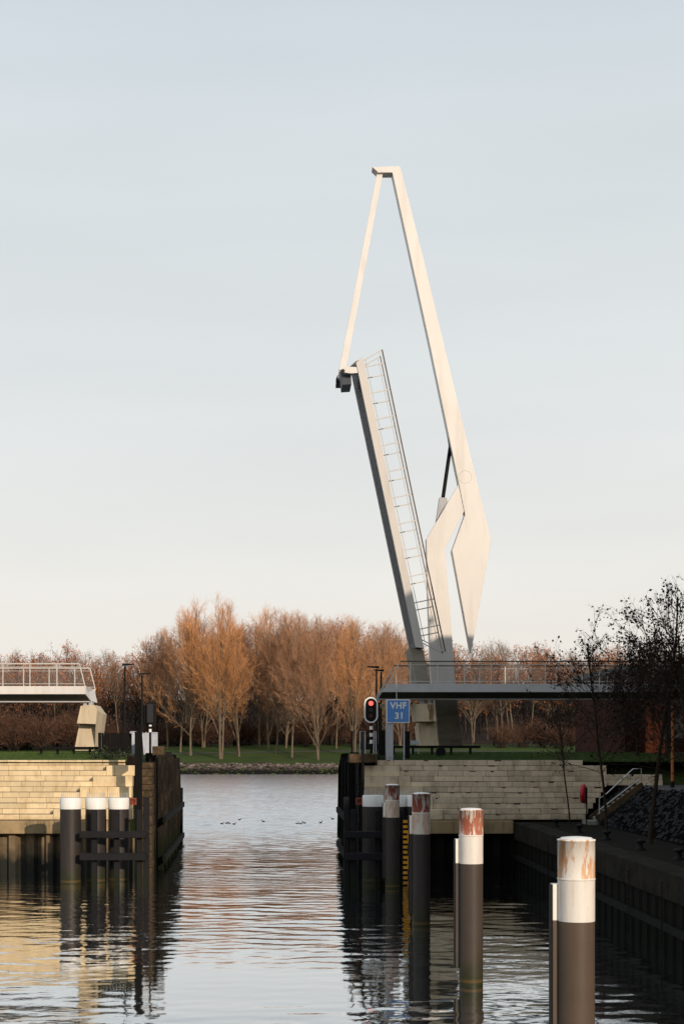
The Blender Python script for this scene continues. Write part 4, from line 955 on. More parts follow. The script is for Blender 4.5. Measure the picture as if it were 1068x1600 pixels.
Y = 82.0
for (pa, pb, ya, lab) in ((592.5, 601.8, 1141.5, 'black cabinet behind the red signal, left of the wide grey post'), (632.5, 639.8, 1142.5, 'narrow black cabinet on the grass right of the thin sign post')):
    root = thing('control_cabinet', lab, 'cabinet', (P((pa + pb) / 2, 0, Y).x, Y, 5.9)); x0, x1 = P(pa, 0, Y).x, P(pb, 0, Y).x
    mb = MB(); mb.box(x0, x1, Y, Y + .45, 5.6, zpx(ya + 1, Y), .015); mb.build('body', M['black'], root)
    mb = MB(); mb.box(x0 - .02, x1 + .02, Y - .02, Y + .47, zpx(ya + .9, Y), zpx(ya, Y)); mb.build('lid', M['dark_grey'], root)
Y = 80.0
root = thing('guard_rail', 'grey tubular guard rail on the right guide wall below the red signal', 'railing', (P(566, 0, Y).x, Y, 5.9))
for (pa, pb) in ((562, 570), (583.5, 587)):
    mb = MB(); mb.tube([P(pa, 1178, Y), P(pa + .4, 1143, Y), P(pb - .4, 1142.4, Y), P(pb, 1178, Y)], .03, 8); mb.build('rail_hoop', M['grey_post'], root)
mb = MB(); mb.bar(P(562, 1167, Y + .1), P(594, 1167, Y + .1), .06, .28); mb.build('kick_board', M['black'], root)
mb = MB(); mb.tube([P(550, 1178, Y), P(549.5, 1142, Y)], .05, 8); mb.build('end_post', M['black'], root)
mb = MB(); mb.box(P(641, 0, 85.5).x, P(655, 0, 85.5).x, 85.5, 85.6, zpx(1163.5, 85.5), zpx(1157, 85.5)); mb.box(P(641.5, 0, 85.5).x, P(643, 0, 85.5).x, 85.602, 85.65, 5.7, zpx(1158, 85.5)); mb.box(P(653, 0, 85.5).x, P(654.5, 0, 85.5).x, 85.602, 85.65, 5.7, zpx(1158, 85.5))
o = mb.build('notice_board', M['grey_post'], origin=(P(648, 0, 85.5).x, 85.5, 5.9)); tag(o, 'low grey board standing left of the shaded pier', 'board')

# ------------------------------------------------------------------ right quay furniture
# lifebuoy housing
Y = 75.0; v = P(910.5, 1240, Y); ang = math.radians(20)
root = thing('lifebuoy_housing', 'red round lifebuoy housing on a thin post on the quay', 'lifebuoy', (v.x, Y, QZ))
mb = MB(); nn = 28; ax = Vector((math.cos(ang), -math.sin(ang) * 1, 0)); ay = Vector((math.sin(ang), math.cos(ang), 0)); az = Vector((0, 0, 1)); C0 = Vector((v.x, Y, v.z))
prof = [(.02, -.13), (.30, -.13), (.44, -.09), (.48, 0), (.44, .09), (.30, .11), (.02, .11)]
vs = []
for rr, d in prof: vs += [C0 + ax * d + (ay * math.cos(2 * math.pi * i / nn) + az * math.sin(2 * math.pi * i / nn)) * rr for i in range(nn)]
mb.add(vs, [(k * nn + i, k * nn + (i + 1) % nn, (k + 1) * nn + (i + 1) % nn, (k + 1) * nn + i) for k in range(len(prof) - 1) for i in range(nn)], True); mb.build('housing', M['red'], root)
mb = MB(); mb.cyl(v.x + .17, Y + .05, QZ, v.z - .2, .035, 10); mb.box(v.x + .09, v.x + .2, Y, Y + .1, v.z - .5, v.z + .3); mb.build('post', M['black'], root)

# stairs up the revetment with handrails
root = thing('quay_stairs', 'short concrete stairs with steel handrail up the black revetment', 'stairs', (15.9, 75.6, QZ))
mb = MB(); n = 10
for i in range(n):
    x0 = 15.35 + i * .235; z1 = QZ + (i + 1) * .181
    mb.box(x0, x0 + .26, 75.05, 76.3, QZ - .1 if i < 3 else z1 - .6, z1, .01)
mb.build('steps', M['step'], root)
for yy, nm in ((75.0, 0), (76.38, 1)):
    mb = MB(); mb.bar((15.5, yy - .04 + .0, QZ + .25), (17.75, yy - .04, QZ + 1.95), .1, .3); mb.build('string', M['rubble'], root)
yy = 75.75
mb = MB()
mb.tube([(15.8, yy, QZ + .35), (15.8, yy, QZ + 1.25), (16.15, yy, QZ + 1.5), (17.45, yy, QZ + 2.72), (17.85, yy, QZ + 2.74), (17.9, yy, QZ + 1.75)], .028, 8)
mb.tube([(15.8, yy, QZ + .7), (17.75, yy, QZ + 2.2)], .026, 8)
mb.build('handrail', M['steel_rail'], root)
mb = MB(); mb.box(15.05, 15.5, 75.0, 76.3, QZ - .05, QZ + .19, .01); mb.build('landing', M['step'], root)

# rust lamp pole, its sunlit orange painted in
Y = 75.0; v = P(1049.5, 1236, Y)
root = thing('rust_pole', 'slim sun orange rust lamp pole on the upper path by the red building', 'lamp pole', (v.x, Y, 4.45))
mb = MB(); mb.cyl(v.x, Y, 4.45, 4.75, .10, 14); mb.build('base_sleeve', M['black'], root)
mb = MB(); mb.cyl(v.x, Y, 4.751, 9.3, .075, 16, r1=.06); mb.build('shaft', M['rust_sunlit'], root)
mb = MB(); mb.box(v.x - .35, v.x + .1, Y - .1, Y + .1, 9.3, 9.42, .02); mb.build('lamp_head', M['black'], root)

# weathered steel building at the landing
root = thing('rust_red_building', 'dark rust red steel clad building behind the quay trees', 'building', (28, 95, 5.8))
bx0 = P(975, 0, 96).x
mb = MB(); mb.box(bx0, 46, 96, 112, 4.5, 11.2); mb.build('wall', M['corten'], root)
mb = MB(); mb.box(bx0 - .15, 46.2, 95.85, 112.2, 11.2, 11.5); mb.build('roof', M['roof'], root)
for i in range(5):
    x = bx0 + 2.4 + i * 3.6
    mb = MB(); mb.box(x, x + 1.5, 95.93, 95.995, 6.9, 9.9); wn = mb.build('window', M['dark_grey'], root)
    mb = MB(); mb.box(x + .08, x + 1.42, 95.90, 95.927, 6.98, 9.82); mb.build('pane', M['glass_dark'], wn)
mb = MB(); x = bx0
while x < 46: mb.box(x, x + .03, 95.965, 95.998, 5.8, 11.19); x += .6
mb.build('cladding_seams', M['corten'], root)

# unseen blocks added beyond the frame, stepped to shape the shade over the basin
def block(x0, x1, y0, y1, zt, label):
    root = thing('light_blocker', label, 'building', ((x0 + x1) / 2, (y0 + y1) / 2, 4.4))
    mb = MB(); mb.box(x0, x1, y0, y1, 3.5, zt - .3); mb.build('wall', M['brick'], root)
    mb = MB(); mb.box(x0 - .2, x1 + .2, y0 - .2, y1 + .2, zt - .3, zt); mb.build('roof', M['roof'], root)
    z = 5.4; k = 0
    while z + 1.6 < zt - .6 and x0 > 0:
        y = y0 + 1.0
        while y + 1.6 < y1 and k < 90:
            mb = MB(); mb.box(x0 - .06, x0 - .003, y, y + 1.5, z, z + 1.5); f = mb.build('window', M['sign_white'], root)
            mb = MB(); mb.box(x0 - .085, x0 - .063, y + .08, y + 1.42, z + .08, z + 1.42); mb.build('pane', M['glass_dark'], f); y += 3.0; k += 1
        z += 2.9
block(24, 27, 13.5, 35.98, 17.5, 'unseen five storey brown brick block added for shade on the right bank, nearest the camera')
block(24.03, 27.1, 36.0, 45.98, 21.3, 'unseen six storey brown brick block added for shade on the right bank beside the stepped blocks')
block(24, 27, 46.0, 50.48, 23.6, 'unseen slim brown brick block added for shade left of the tallest one on the right bank')
block(24.02, 27.1, 50.5, 54.48, 26.0, 'unseen tallest slim brown brick block added for shade on the right bank')
block(24, 27, 54.5, 62.48, 22.4, 'unseen brown brick block added for shade, with flat roof just below the tallest one')
block(24.03, 27.1, 62.5, 87.0, 17.0, 'unseen long lower brown brick block added for shade on the right bank beside the rust red building')
block(30, 36, 83.6, 94.5, 16.4, 'unseen brown brick block added for shade, set back beyond the long lower block')
for i_, (x0, x1, zt) in enumerate(((-80, -42, 17), (-41.9, -6, 21), (-5.9, 22, 18), (22.1, 60, 20))): block(x0, x1, -52, -40, zt, ('unseen brick block added to cut skylight behind the viewpoint, far left', 'taller unseen brick block added to cut skylight behind the viewpoint', 'unseen brick block added to cut skylight straight behind the viewpoint', 'unseen brick block added to cut skylight behind the viewpoint, far right')[i_])  # unseen row added to cut skylight from behind the camera

exec_trees = True
# ------------------------------------------------------------------ trees
def seg_mesh(segs, n):
    """tapered prisms for an array of segments (x0 y0 z0 x1 y1 z1 r0 r1)"""
    s = np.asarray(segs, dtype=np.float64); p = s[:, 0:3]; q = s[:, 3:6]; d = q - p; d /= np.maximum(np.linalg.norm(d, axis=1, keepdims=True), 1e-6)
    ref = np.where(np.abs(d[:, 2:3]) > .9, np.array([[0, 1, 0]]), np.array([[0, 0, 1]])); a = np.cross(d, ref); a /= np.linalg.norm(a, axis=1, keepdims=True); b = np.cross(d, a)
    V = []
    for (c, rr) in ((p, s[:, 6:7]), (q, s[:, 7:8])):
        for k in range(n):
            t = 2 * math.pi * k / n; V.append(c + (a * math.cos(t) + b * math.sin(t)) * rr)
    V = np.stack(V, 1)                      # m, 2n, 3
    m = len(s); base = (np.arange(m) * 2 * n)[:, None]
    Fq = np.concatenate([np.stack([base[:, 0] + k, base[:, 0] + (k + 1) % n, base[:, 0] + n + (k + 1) % n, base[:, 0] + n + k], 1) for k in range(n)], 0)
    return V.reshape(-1, 3), Fq
def np_mesh(name, V, Fq, m, smooth=False):
    me = bpy.data.meshes.new(name); k = Fq.shape[1]
    me.vertices.add(len(V)); me.vertices.foreach_set('co', np.ascontiguousarray(V, dtype=np.float32).ravel())
    me.loops.add(Fq.size); me.loops.foreach_set('vertex_index', np.ascontiguousarray(Fq, dtype=np.int32).ravel())
    me.polygons.add(len(Fq)); me.polygons.foreach_set('loop_start', np.arange(0, Fq.size, k, dtype=np.int32)); me.polygons.foreach_set('loop_total', np.full(len(Fq), k, dtype=np.int32))
    if smooth: me.polygons.foreach_set('use_smooth', np.ones(len(Fq), dtype=bool))
    me.materials.append(m); me.update(calc_edges=True); return me
def unit(v): 
    l = math.sqrt(v[0] ** 2 + v[1] ** 2 + v[2] ** 2) or 1; return (v[0] / l, v[1] / l, v[2] / l)
def spread_dir(r, d, ang):
    """a direction at angle ang from d, random azimuth"""
    d = Vector(d); a = d.orthogonal().normalized(); b = d.cross(a); t = r.uniform(0, 2 * math.pi)
    return tuple((d * math.cos(ang) + (a * math.cos(t) + b * math.sin(t)) * math.sin(ang)).normalized())
def shoot(r, p, d, L, r0, r1, nseg, jit, up):
    """polyline of a branch: returns points, directions, radii"""
    pts = [p]; ds = [d]; st = L / nseg
    for i in range(nseg):
        d = unit((d[0] + r.gauss(0, jit), d[1] + r.gauss(0, jit), d[2] + r.gauss(0, jit) + up)); p = (p[0] + d[0] * st, p[1] + d[1] * st, p[2] + d[2] * st); pts.append(p); ds.append(d)
    rs = [r0 + (r1 - r0) * (i / nseg) for i in range(nseg + 1)]
    return pts, ds, rs
def to_segs(pts, rs, out):
    for i in range(len(pts) - 1): out.append((*pts[i], *pts[i + 1], rs[i], rs[i + 1]))
def along(pts, ds, f):
    n = len(pts) - 1; x = f * n; i = min(int(x), n - 1); t = x - i; a, b = pts[i], pts[i + 1]
    return (a[0] + (b[0] - a[0]) * t, a[1] + (b[1] - a[1]) * t, a[2] + (b[2] - a[2]) * t), ds[i + 1]
def grow(seed, H, tr, first, n1, ang1, len1, shape, sub, subl, twig, twigl, up1=.05, fork=1, jit=.06, twr=.013, lean=0.03, fine=2, lr=1.0, sa=(22, 48), sj=1.3):
    """wood segments (trunk and limbs), twig segments and twig tips"""
    r = random.Random(seed); wood = []; tw = []; tips = []; subs = []
    trunks = []
    for f in range(fork):
        d0 = unit((r.gauss(0, lean) + (.10 * math.cos(2.1 * f + seed) if fork > 1 else 0), r.gauss(0, lean) + (.10 * math.sin(2.1 * f + seed) if fork > 1 else 0), 1))
        h = H * (1 if f == 0 else r.uniform(.8, .95)); k = tr if fork == 1 else tr * .8
        pts, ds, rs = shoot(r, (r.uniform(-.2, .2) * (fork > 1), r.uniform(-.2, .2) * (fork > 1), -.4), d0, h * .97, k, .03, 12, .035, .03)
        rs[0] *= 1.25; to_segs(pts, rs, wood); trunks.append((pts, ds, rs, h))
    for (pts, ds, rs, h) in trunks:
        for i in range(n1 // fork):
            s = first + (.95 - first) * ((i + r.random()) / (n1 / fork)); p, d = along(pts, ds, s)
            rr = max(.03 * lr, (rs[0] * (1 - s)) * r.uniform(.35, .55) * lr)
            L = H * len1 * shape(s) * r.uniform(.75, 1.2)
            if L < .6: continue
            a = math.radians(r.uniform(*ang1)) * (1 - .35 * s)
            bp, bd, br = shoot(r, p, spread_dir(r, d, a), L, rr, .02 * lr, max(4, int(L / 1.6)), jit, up1); to_segs(bp, br, wood)
            ns = max(3, int(L * sub))
            for j in range(ns):
                f = .18 + .82 * ((j + r.random()) / ns); p2, d2 = along(bp, bd, f)
                L2 = subl * L * (1.05 - .6 * f) * r.uniform(.6, 1.2) + .5
                cp, cd, c_r = shoot(r, p2, spread_dir(r, d2, math.radians(r.uniform(*sa))), L2, max(.018 * lr, rr * .3 * (1 - f)), .012 * lr, 3, jit * sj, up1 * 1.2); to_segs(cp, c_r, subs)
                nt = max(1, int(L2 * twig * (.30 + 1.05 * max(0, min(1, p2[2] / H)))))  # sparser low twigs stand in for shade on the lower crown
                for k in range(nt):
                    f2 = .15 + .85 * ((k + r.random()) / nt); p3, d3 = along(cp, cd, f2); L3 = twigl * r.uniform(.6, 1.3)
                    tp, td, t_r = shoot(r, p3, spread_dir(r, d3, math.radians(r.uniform(sa[0] * .8, sa[1]))), L3, twr, twr * .55, 2, jit * sj, up1 * 1.3); to_segs(tp, t_r, tw); tips.append(tp[-1]); tips.append(tp[1])
                    for q in range(fine):
                        p4, d4 = along(tp, td, r.uniform(.2, .9)); e = spread_dir(r, d4, math.radians(r.uniform(20, 45))); l4 = L3 * r.uniform(.35, .7)
                        p5 = (p4[0] + e[0] * l4, p4[1] + e[1] * l4, p4[2] + e[2] * l4); tw.append((*p4, *p5, twr * .8, twr * .4)); tips.append(p5)
    return wood, (subs, tw), tips
def leaf_cards(seed, tips, share, per, size, jit, droop=.3):
    r = np.random.default_rng(seed); t = np.asarray(tips); t = t[r.random(len(t)) < share]; t = np.repeat(t, per, 0); n = len(t)
    c = t + r.normal(0, jit, (n, 3)); c[:, 2] -= droop * size
    u = r.normal(0, 1, (n, 3)); u[:, 2] -= droop; u /= np.linalg.norm(u, axis=1, keepdims=True); w_ = np.cross(u, r.normal(0, 1, (n, 3))); w_ /= np.linalg.norm(w_, axis=1, keepdims=True)
    s = size * r.uniform(.6, 1.2, (n, 1)); L = u * s; W = w_ * s * .32
    V = np.stack([c - L * .5, c - L * .1 + W, c + L * .5, c - L * .1 - W], 1).reshape(-1, 3); Fq = np.arange(n * 4).reshape(-1, 4); return V, Fq

def make_tree(name, label, cat, group, wood, tw, tips, mt, mw, leaves=None, ml=None, sides=3):
    root = bpy.data.objects.new(name, None); COL.objects.link(root); ORG[root] = Vector((0, 0, 0)); tag(root, label, cat, group)
    V, Fq = seg_mesh(wood, 7); t = bpy.data.objects.new('trunk', np_mesh('trunk', V, Fq, mt, True)); COL.objects.link(t); t.parent = root
    subs, tw = tw if isinstance(tw, tuple) else ([], tw)
    V, Fq = seg_mesh(list(subs) + list(tw), sides); me = np_mesh('crown', V, Fq, mw)
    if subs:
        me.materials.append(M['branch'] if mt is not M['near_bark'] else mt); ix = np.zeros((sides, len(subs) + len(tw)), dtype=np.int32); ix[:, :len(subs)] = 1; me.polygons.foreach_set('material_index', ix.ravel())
    c = bpy.data.objects.new('crown', me); COL.objects.link(c); c.parent = root
    if leaves is not None:
        l = bpy.data.objects.new('foliage', np_mesh('foliage', leaves[0], leaves[1], ml)); COL.objects.link(l); l.parent = c
    return root
def children(o): return [x for x in o.children]
def copy_tree(root, loc, rz, sc, label=None, group=None):
    r = root.copy(); COL.objects.link(r); r.location = loc; r.rotation_euler = (0, 0, rz); r.scale = sc
    if label: r['label'] = label
    if group: r['group'] = group
    for ch in root.children:
        c = ch.copy(); COL.objects.link(c); c.parent = r
        for g in ch.children:
            d = g.copy(); COL.objects.link(d); d.parent = c
    return r
def put(root, used, loc, rz, sc, label, group=None):
    """the first call places the tree itself, later ones copies of it"""
    if root.name not in used:
        used.add(root.name); root.location = loc; root.rotation_euler = (0, 0, rz); root.scale = sc; root['label'] = label
        if group: root['group'] = group
        return root
    return copy_tree(root, loc, rz, sc, label, group)
USED = set()
vase = lambda s: (1 - s) ** .75 + .10
rnd = lambda s: math.sin(math.pi * min(1, .25 + .78 * s)) * .9 + .12
G1 = 'tall bare poplars on the far bank'
PV = ((.28, .12, 36, (18, 46), .46, 1, .05), (.28, .10, 38, (14, 38), .43, 2, .045), (.26, .20, 34, (20, 52), .40, 1, .06), (.32, .10, 42, (16, 42), .45, 3, .05), (.25, .15, 34, (24, 60), .38, 1, .07), (.28, .07, 38, (14, 40), .47, 2, .05))
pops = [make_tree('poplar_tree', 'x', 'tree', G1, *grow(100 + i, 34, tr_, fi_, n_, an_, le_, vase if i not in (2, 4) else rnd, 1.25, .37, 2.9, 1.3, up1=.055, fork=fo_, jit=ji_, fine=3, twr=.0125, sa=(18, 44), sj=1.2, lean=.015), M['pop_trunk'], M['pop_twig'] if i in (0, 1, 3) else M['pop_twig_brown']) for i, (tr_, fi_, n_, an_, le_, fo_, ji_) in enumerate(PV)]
def far_base(px, Y): x = (px - CX) * Y / F; return (x, Y, far_z(x, Y))
spots = [  # px of trunk, distance, py of the top, variant
    (298, 376, 940, 0, 'leftmost tall poplar with a wide fan of limbs, behind the left oval signal'),
    (345, 368, 934, 3, 'multi stemmed poplar with leaning pale stems, tallest on the far lawn'),
    (373, 374, 938, 1, 'two stemmed poplar just right of the multi stemmed one'),
    (432, 380, 952, 4, 'slim poplar between the two stemmed poplar and the twin trunk pair'),
    (447, 394, 962, 5, 'poplar of the close pair, farther back and paler'),
    (456, 372, 958, 2, 'poplar of the close pair, nearer with straight trunk'),
    (497, 366, 968, 5, 'forked poplar standing nearest the water before the gap centre'),
    (525, 392, 962, 4, 'poplar set back, just right of the forked waterside poplar'),
    (553, 372, 966, 3, 'pale stemmed poplar rising behind the red signal'),
    (590, 388, 972, 4, 'poplar behind the black lamp pair at the grey span'),
    (318, 398, 946, 1, 'poplar set back between the leftmost and the multi stemmed one'),
    (405, 402, 950, 0, 'poplar set back right of the two stemmed poplar'),
    (625, 396, 975, 1, 'poplar behind the foot of the raised deck'),
    (262, 396, 985, 2, 'shorter poplar at the left end of the row'),
    (362, 404, 948, 5, 'brown poplar seen between the multi stemmed and the two stemmed poplar'),
    (418, 390, 958, 5, 'brownish poplar close left of the slim poplar'),
    (540, 404, 968, 2, 'brown poplar set back left of the red signal'),
    (282, 384, 958, 4, 'brownish poplar at the left shoulder of the row'),
    (608, 402, 976, 5, 'brown poplar just left of the foot of the raised deck'),
    (478, 408, 965, 2, 'poplar set back behind the forked waterside one')]
r = random.Random(77)
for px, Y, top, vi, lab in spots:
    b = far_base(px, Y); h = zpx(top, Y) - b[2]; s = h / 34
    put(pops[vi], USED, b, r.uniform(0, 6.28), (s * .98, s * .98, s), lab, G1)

# the wood behind and to the sides
def russet(i):
    w, t, tips = grow(200 + i, 22, .26, .34, 32, (30, 66), .36, rnd, 1.1, .36, 2.3, 1.1, up1=.03, jit=.08)
    return make_tree('russet_tree', 'x', 'tree', 'x', w, t, tips, M['dark_bark'], M['rust_twig'], leaf_cards(i, tips, .30, 1, .40, .25), M['rust_leaf'])
def greyt(i):
    w, t, tips = grow(300 + i, 24, .24, (.22, .42, .30)[i], 34, (25, 58), .38, vase, 1.1, .36, 2.4, 1.2, up1=.05, jit=.07)
    return make_tree('bare_tree', 'x', 'tree', 'x', w, t, tips, M['pop_trunk'], M['grey_twig'])
def olive(i):
    w, t, tips = grow(400 + i, 18, .3, .14, 26, (35, 75), .36, rnd, 1.0, .36, 2.0, 1.0, up1=.02, jit=.08)
    return make_tree('willow_tree', 'x', 'tree', 'x', w, t, tips, M['dark_bark'], M['grey_twig'], leaf_cards(50 + i, tips, .25, 1, .4, .25), M['olive_leaf'])
kinds = [[russet(0), russet(1)], [greyt(0), greyt(1), greyt(2)], [olive(0)]]
LABS = [('russet leaved tree in the wood left of the poplars', 'russet leaved tree in the wood behind the poplars', 'russet leaved tree in the wood right of the pylon'),
        ('bare grey brown tree in the wood left of the poplars', 'bare grey brown tree in the wood behind the poplars', 'bare grey brown tree in the wood right of the pylon'),
        ('olive brown leafy tree in the wood left of the poplars', 'olive brown leafy tree in the wood behind the poplars', 'olive brown leafy tree in the wood right of the pylon')]
def top_line(px):
    """height of the wood's outline in the photograph's rows"""
    k = [(-200, 1010), (0, 1008), (20, 1010), (45, 1020), (75, 1012), (105, 1000), (125, 1012), (160, 1018), (190, 1008), (215, 1000), (240, 1003), (262, 980), (290, 965), (600, 972), (640, 985), (700, 1005), (745, 1002), (790, 996), (830, 1003), (850, 1014), (880, 1008), (930, 1008), (1000, 1010), (1300, 1000)]
    for (a, za), (b, zb) in zip(k, k[1:]):
        if a <= px <= b: return za + (zb - za) * (px - a) / (b - a)
    return 1010
r = random.Random(91)
rows = ((412, 34, 0), (432, 30, 0), (455, 27, 1), (485, 27, 0))
for Y0, stepx, off in rows:
    px = -190
    while px < 1330:
        pxx = px + r.uniform(-.35, .35) * stepx; Y = Y0 + r.uniform(-7, 7)
        zone = 0 if pxx < 262 else (1 if pxx < 640 else 2)
        if zone == 0: kk = r.choices((0, 1, 2), (.55, .30, .15))[0]
        elif zone == 1: kk = r.choices((0, 1, 2), (.22, .75, .03))[0]
        else: kk = r.choices((0, 1, 2), (.36, .60, .04))[0]
        t = r.choice(kinds[kk]); H0 = {0: 22, 1: 24, 2: 18}[kk]
        b = far_base(pxx, Y); h = zpx(top_line(pxx) + r.uniform(-4, 26) + (25 if kk == 2 else 0), Y) - b[2]; s = h / H0; w_ = s * r.uniform(.85, 1.1)
        put(t, USED, b, r.uniform(0, 6.28), (w_, w_, s), LABS[kk][zone], LABS[kk][zone].replace('tree in', 'trees in')); px += stepx
# undergrowth along the wood's edge
def bush(i):
    r = random.Random(500 + i); wood = []; tw = []; tips = []
    for k in range(26):
        a = r.uniform(0, 6.28); d = unit((math.cos(a) * r.uniform(.2, .9), math.sin(a) * r.uniform(.2, .9), 1)); p = (r.uniform(-.8, .8), r.uniform(-.8, .8), 0)
        pts, ds, rs = shoot(r, p, d, r.uniform(3, 5.5), .05, .02, 4, .12, .02); to_segs(pts, rs, wood)
        for j in range(12):
            p2, d2 = along(pts, ds, r.uniform(.2, 1)); q, e, rr = shoot(r, p2, spread_dir(r, d2, r.uniform(.3, .9)), r.uniform(.8, 2), .018, .01, 2, .12, .03); to_segs(q, rr, tw)
            for m_ in range(3):
                p3, d3 = along(q, e, r.uniform(.2, 1)); u_ = spread_dir(r, d3, .6); l = r.uniform(.3, .8); p4 = (p3[0] + u_[0] * l, p3[1] + u_[1] * l, p3[2] + u_[2] * l); tw.append((*p3, *p4, .012, .006)); tips.append(p4)
    return make_tree('shrub', 'x', 'shrub', 'x', wood, tw, tips, M['dark_bark'], M['shrub_twig'], leaf_cards(i, tips, .18, 1, .26, .2), M['shrub_twig'])
bushes = [bush(0), bush(1)]
px = -120
while px < 1200:
    if 640 < px < 1000 and r.random() < .75: px += 14; continue
    Y = r.uniform(398, 424) if not px < 150 else r.uniform(372, 410); b = far_base(px, Y); s = r.uniform(.8, 1.5) * (1.45 if px < 150 else 1)
    kk = r.choice((0, 0, 1)) if px < 150 else r.choice((0, 1))
    lab = ('brown shrub under the wood left of the poplars', 'brown shrub in the wood behind the poplars', 'brown shrub in the wood right of the pylon')[0 if px < 262 else (1 if px < 640 else 2)]
    put(bushes[kk], USED, b, r.uniform(0, 6.28), (s * 1.3, s * 1.3, s), lab, lab.replace('shrub', 'shrubs')); px += r.uniform(9, 17)
# the depth of the wood: one mass of trunks and twigs
r = np.random.default_rng(5); n = 22000
x = r.uniform(-170, 260, n); y = r.uniform(495, 560, n); z = np.array([far_z(0, v) for v in y]) + r.uniform(0, 19, n) * r.uniform(.3, 1, n); L = r.uniform(2.5, 6, n); d = r.normal(0, .35, (n, 3)); d[:, 2] = 1
p0 = np.stack([x, y, z], 1); p1 = p0 + d * L[:, None]; rad = r.uniform(.05, .14, n)
V, Fq = seg_mesh(np.concatenate([p0, p1, rad[:, None], rad[:, None] * .5], 1), 3); o = bpy.data.objects.new('distant_wood', np_mesh('distant_wood', V, Fq, M['wood_depth'])); COL.objects.link(o); tag(o, 'dim depth of the bare wood on the far bank', 'wood', kind='stuff')

# rock revetment on the far shore
r = np.random.default_rng(8); n = 3800
ico = np.array([(0, 0, 1), (.89, 0, .45), (.28, .85, .45), (-.72, .53, .45), (-.72, -.53, .45), (.28, -.85, .45), (.72, .53, -.45), (-.28, .85, -.45), (-.89, 0, -.45), (-.28, -.85, -.45), (.72, -.53, -.45), (0, 0, -1)])
icf = np.array([(0, 1, 2), (0, 2, 3), (0, 3, 4), (0, 4, 5), (0, 5, 1), (1, 6, 2), (2, 7, 3), (3, 8, 4), (4, 9, 5), (5, 10, 1), (6, 7, 2), (7, 8, 3), (8, 9, 4), (9, 10, 5), (10, 6, 1), (11, 7, 6), (11, 8, 7), (11, 9, 8), (11, 10, 9), (11, 6, 10)])
t = r.uniform(0, 1, n); x = r.uniform(-60, 60, n); y = 347.6 + t * 6 ; z = np.array([far_z(0, v) for v in y]) + r.uniform(-.15, .15, n); s = r.uniform(.18, .50, n)
V = ico[None] * s[:, None, None] * r.uniform(.65, 1.3, (n, 12, 1)) * np.array([1.25, 1, .75]) + np.stack([x, y, z], 1)[:, None]
Fq = (icf[None] + (np.arange(n) * 12)[:, None, None]).reshape(-1, 3); o = bpy.data.objects.new('riprap', np_mesh('riprap', V.reshape(-1, 3), Fq, M['rock'])); COL.objects.link(o); tag(o, 'broken grey stones along the far shore', 'rocks', kind='stuff')

# ------------------------------------------------------------------ trees on the right quay
def near_tree(seed, px, Y, zb, top, tr, n1, ang, len1, first, leaf_share, lsize, label, mb_=None, shape=None, per=1, sub=2.4):
    H = zpx(top, Y) - zb; x = P(px, 0, Y).x
    w, t, tips = grow(seed, H, tr, first, n1, ang, len1, shape or rnd, sub, .36, 4.6, .40, up1=.035, jit=.09, twr=.0045, lean=.015, fine=2, lr=.5)
    root = make_tree('quay_tree', label, 'tree', 'young trees along the quay', w, t, tips, mb_ or M['near_bark'], mb_ or M['near_bark'], leaf_cards(seed, tips, leaf_share, per, lsize, .05, .6), M['near_leaf'])
    root.location = (x, Y, zb); return root
near_tree(600, 1014, 61, QZ, 902, .10, 46, (48, 80), .42, .34, .50, .14, 'taller leafy quay tree with thick pale trunk before the revetment', sub=1.7)
near_tree(601, 946.5, 63.3, QZ, 985, .060, 38, (50, 80), .42, .36, .42, .14, 'slim dark quay tree rising from a black bollard beside the stairs', sub=1.7)
near_tree(602, 890, 76, QZ, 1082, .040, 26, (40, 75), .40, .48, .3, .12, 'thin sapling before the shaded stone wall', sub=1.6)
near_tree(603, 1078, 58, QZ, 960, .10, 44, (48, 80), .40, .34, .45, .14, 'quay tree at the right edge of the view, its trunk out of sight', sub=1.8)
near_tree(604, 995, 84, 5.7, 985, .09, 50, (40, 80), .38, .22, .55, .15, 'dark leafy tree on the lawn before the rust red building', sub=2.0)
near_tree(605, 1040, 82, 5.3, 985, .10, 50, (40, 80), .38, .20, .60, .15, 'dark leafy tree on the lawn right of the sun orange rust pole', sub=2.0)

# shrub beside the left screen, with its leaves
def leafy_shrub(x, y, z, h, w, seed, label):
    r = random.Random(seed); wood = []; tips = []
    for k in range(40):
        a = r.uniform(0, 6.28); d = unit((math.cos(a) * r.uniform(.1, 1.1), math.sin(a) * r.uniform(.1, 1.1), 1)); pts, ds, rs = shoot(r, (r.uniform(-w, w), r.uniform(-.3, .3), 0), d, r.uniform(.4, 1) * h, .012, .005, 3, .15, 0); to_segs(pts, rs, wood); tips += pts[1:]
    return make_shrub(wood, tips, x, y, z, seed, label)
def make_shrub(wood, tips, x, y, z, seed, label):
    root = bpy.data.objects.new('leafy_shrub', None); COL.objects.link(root); ORG[root] = Vector((0, 0, 0)); tag(root, label, 'shrub')
    V, Fq = seg_mesh(wood, 4); t = bpy.data.objects.new('stems', np_mesh('stems', V, Fq, M['dark_bark'])); COL.objects.link(t); t.parent = root
    l = leaf_cards(seed, tips, 1, 9, .12, .11); l = bpy.data.objects.new('foliage', np_mesh('foliage', *l, M['shrub_leaf'])); COL.objects.link(l); l.parent = root
    root.location = (x, y, z); return root
leafy_shrub(P(176, 0, 81.6).x, 81.6, 5.62, .75, 1.1, 1, 'green bramble clump before the black board screen')
leafy_shrub(P(600, 0, 80.6).x, 80.6, 5.55, .45, .7, 2, 'low green bramble around the foot of the blue sign')

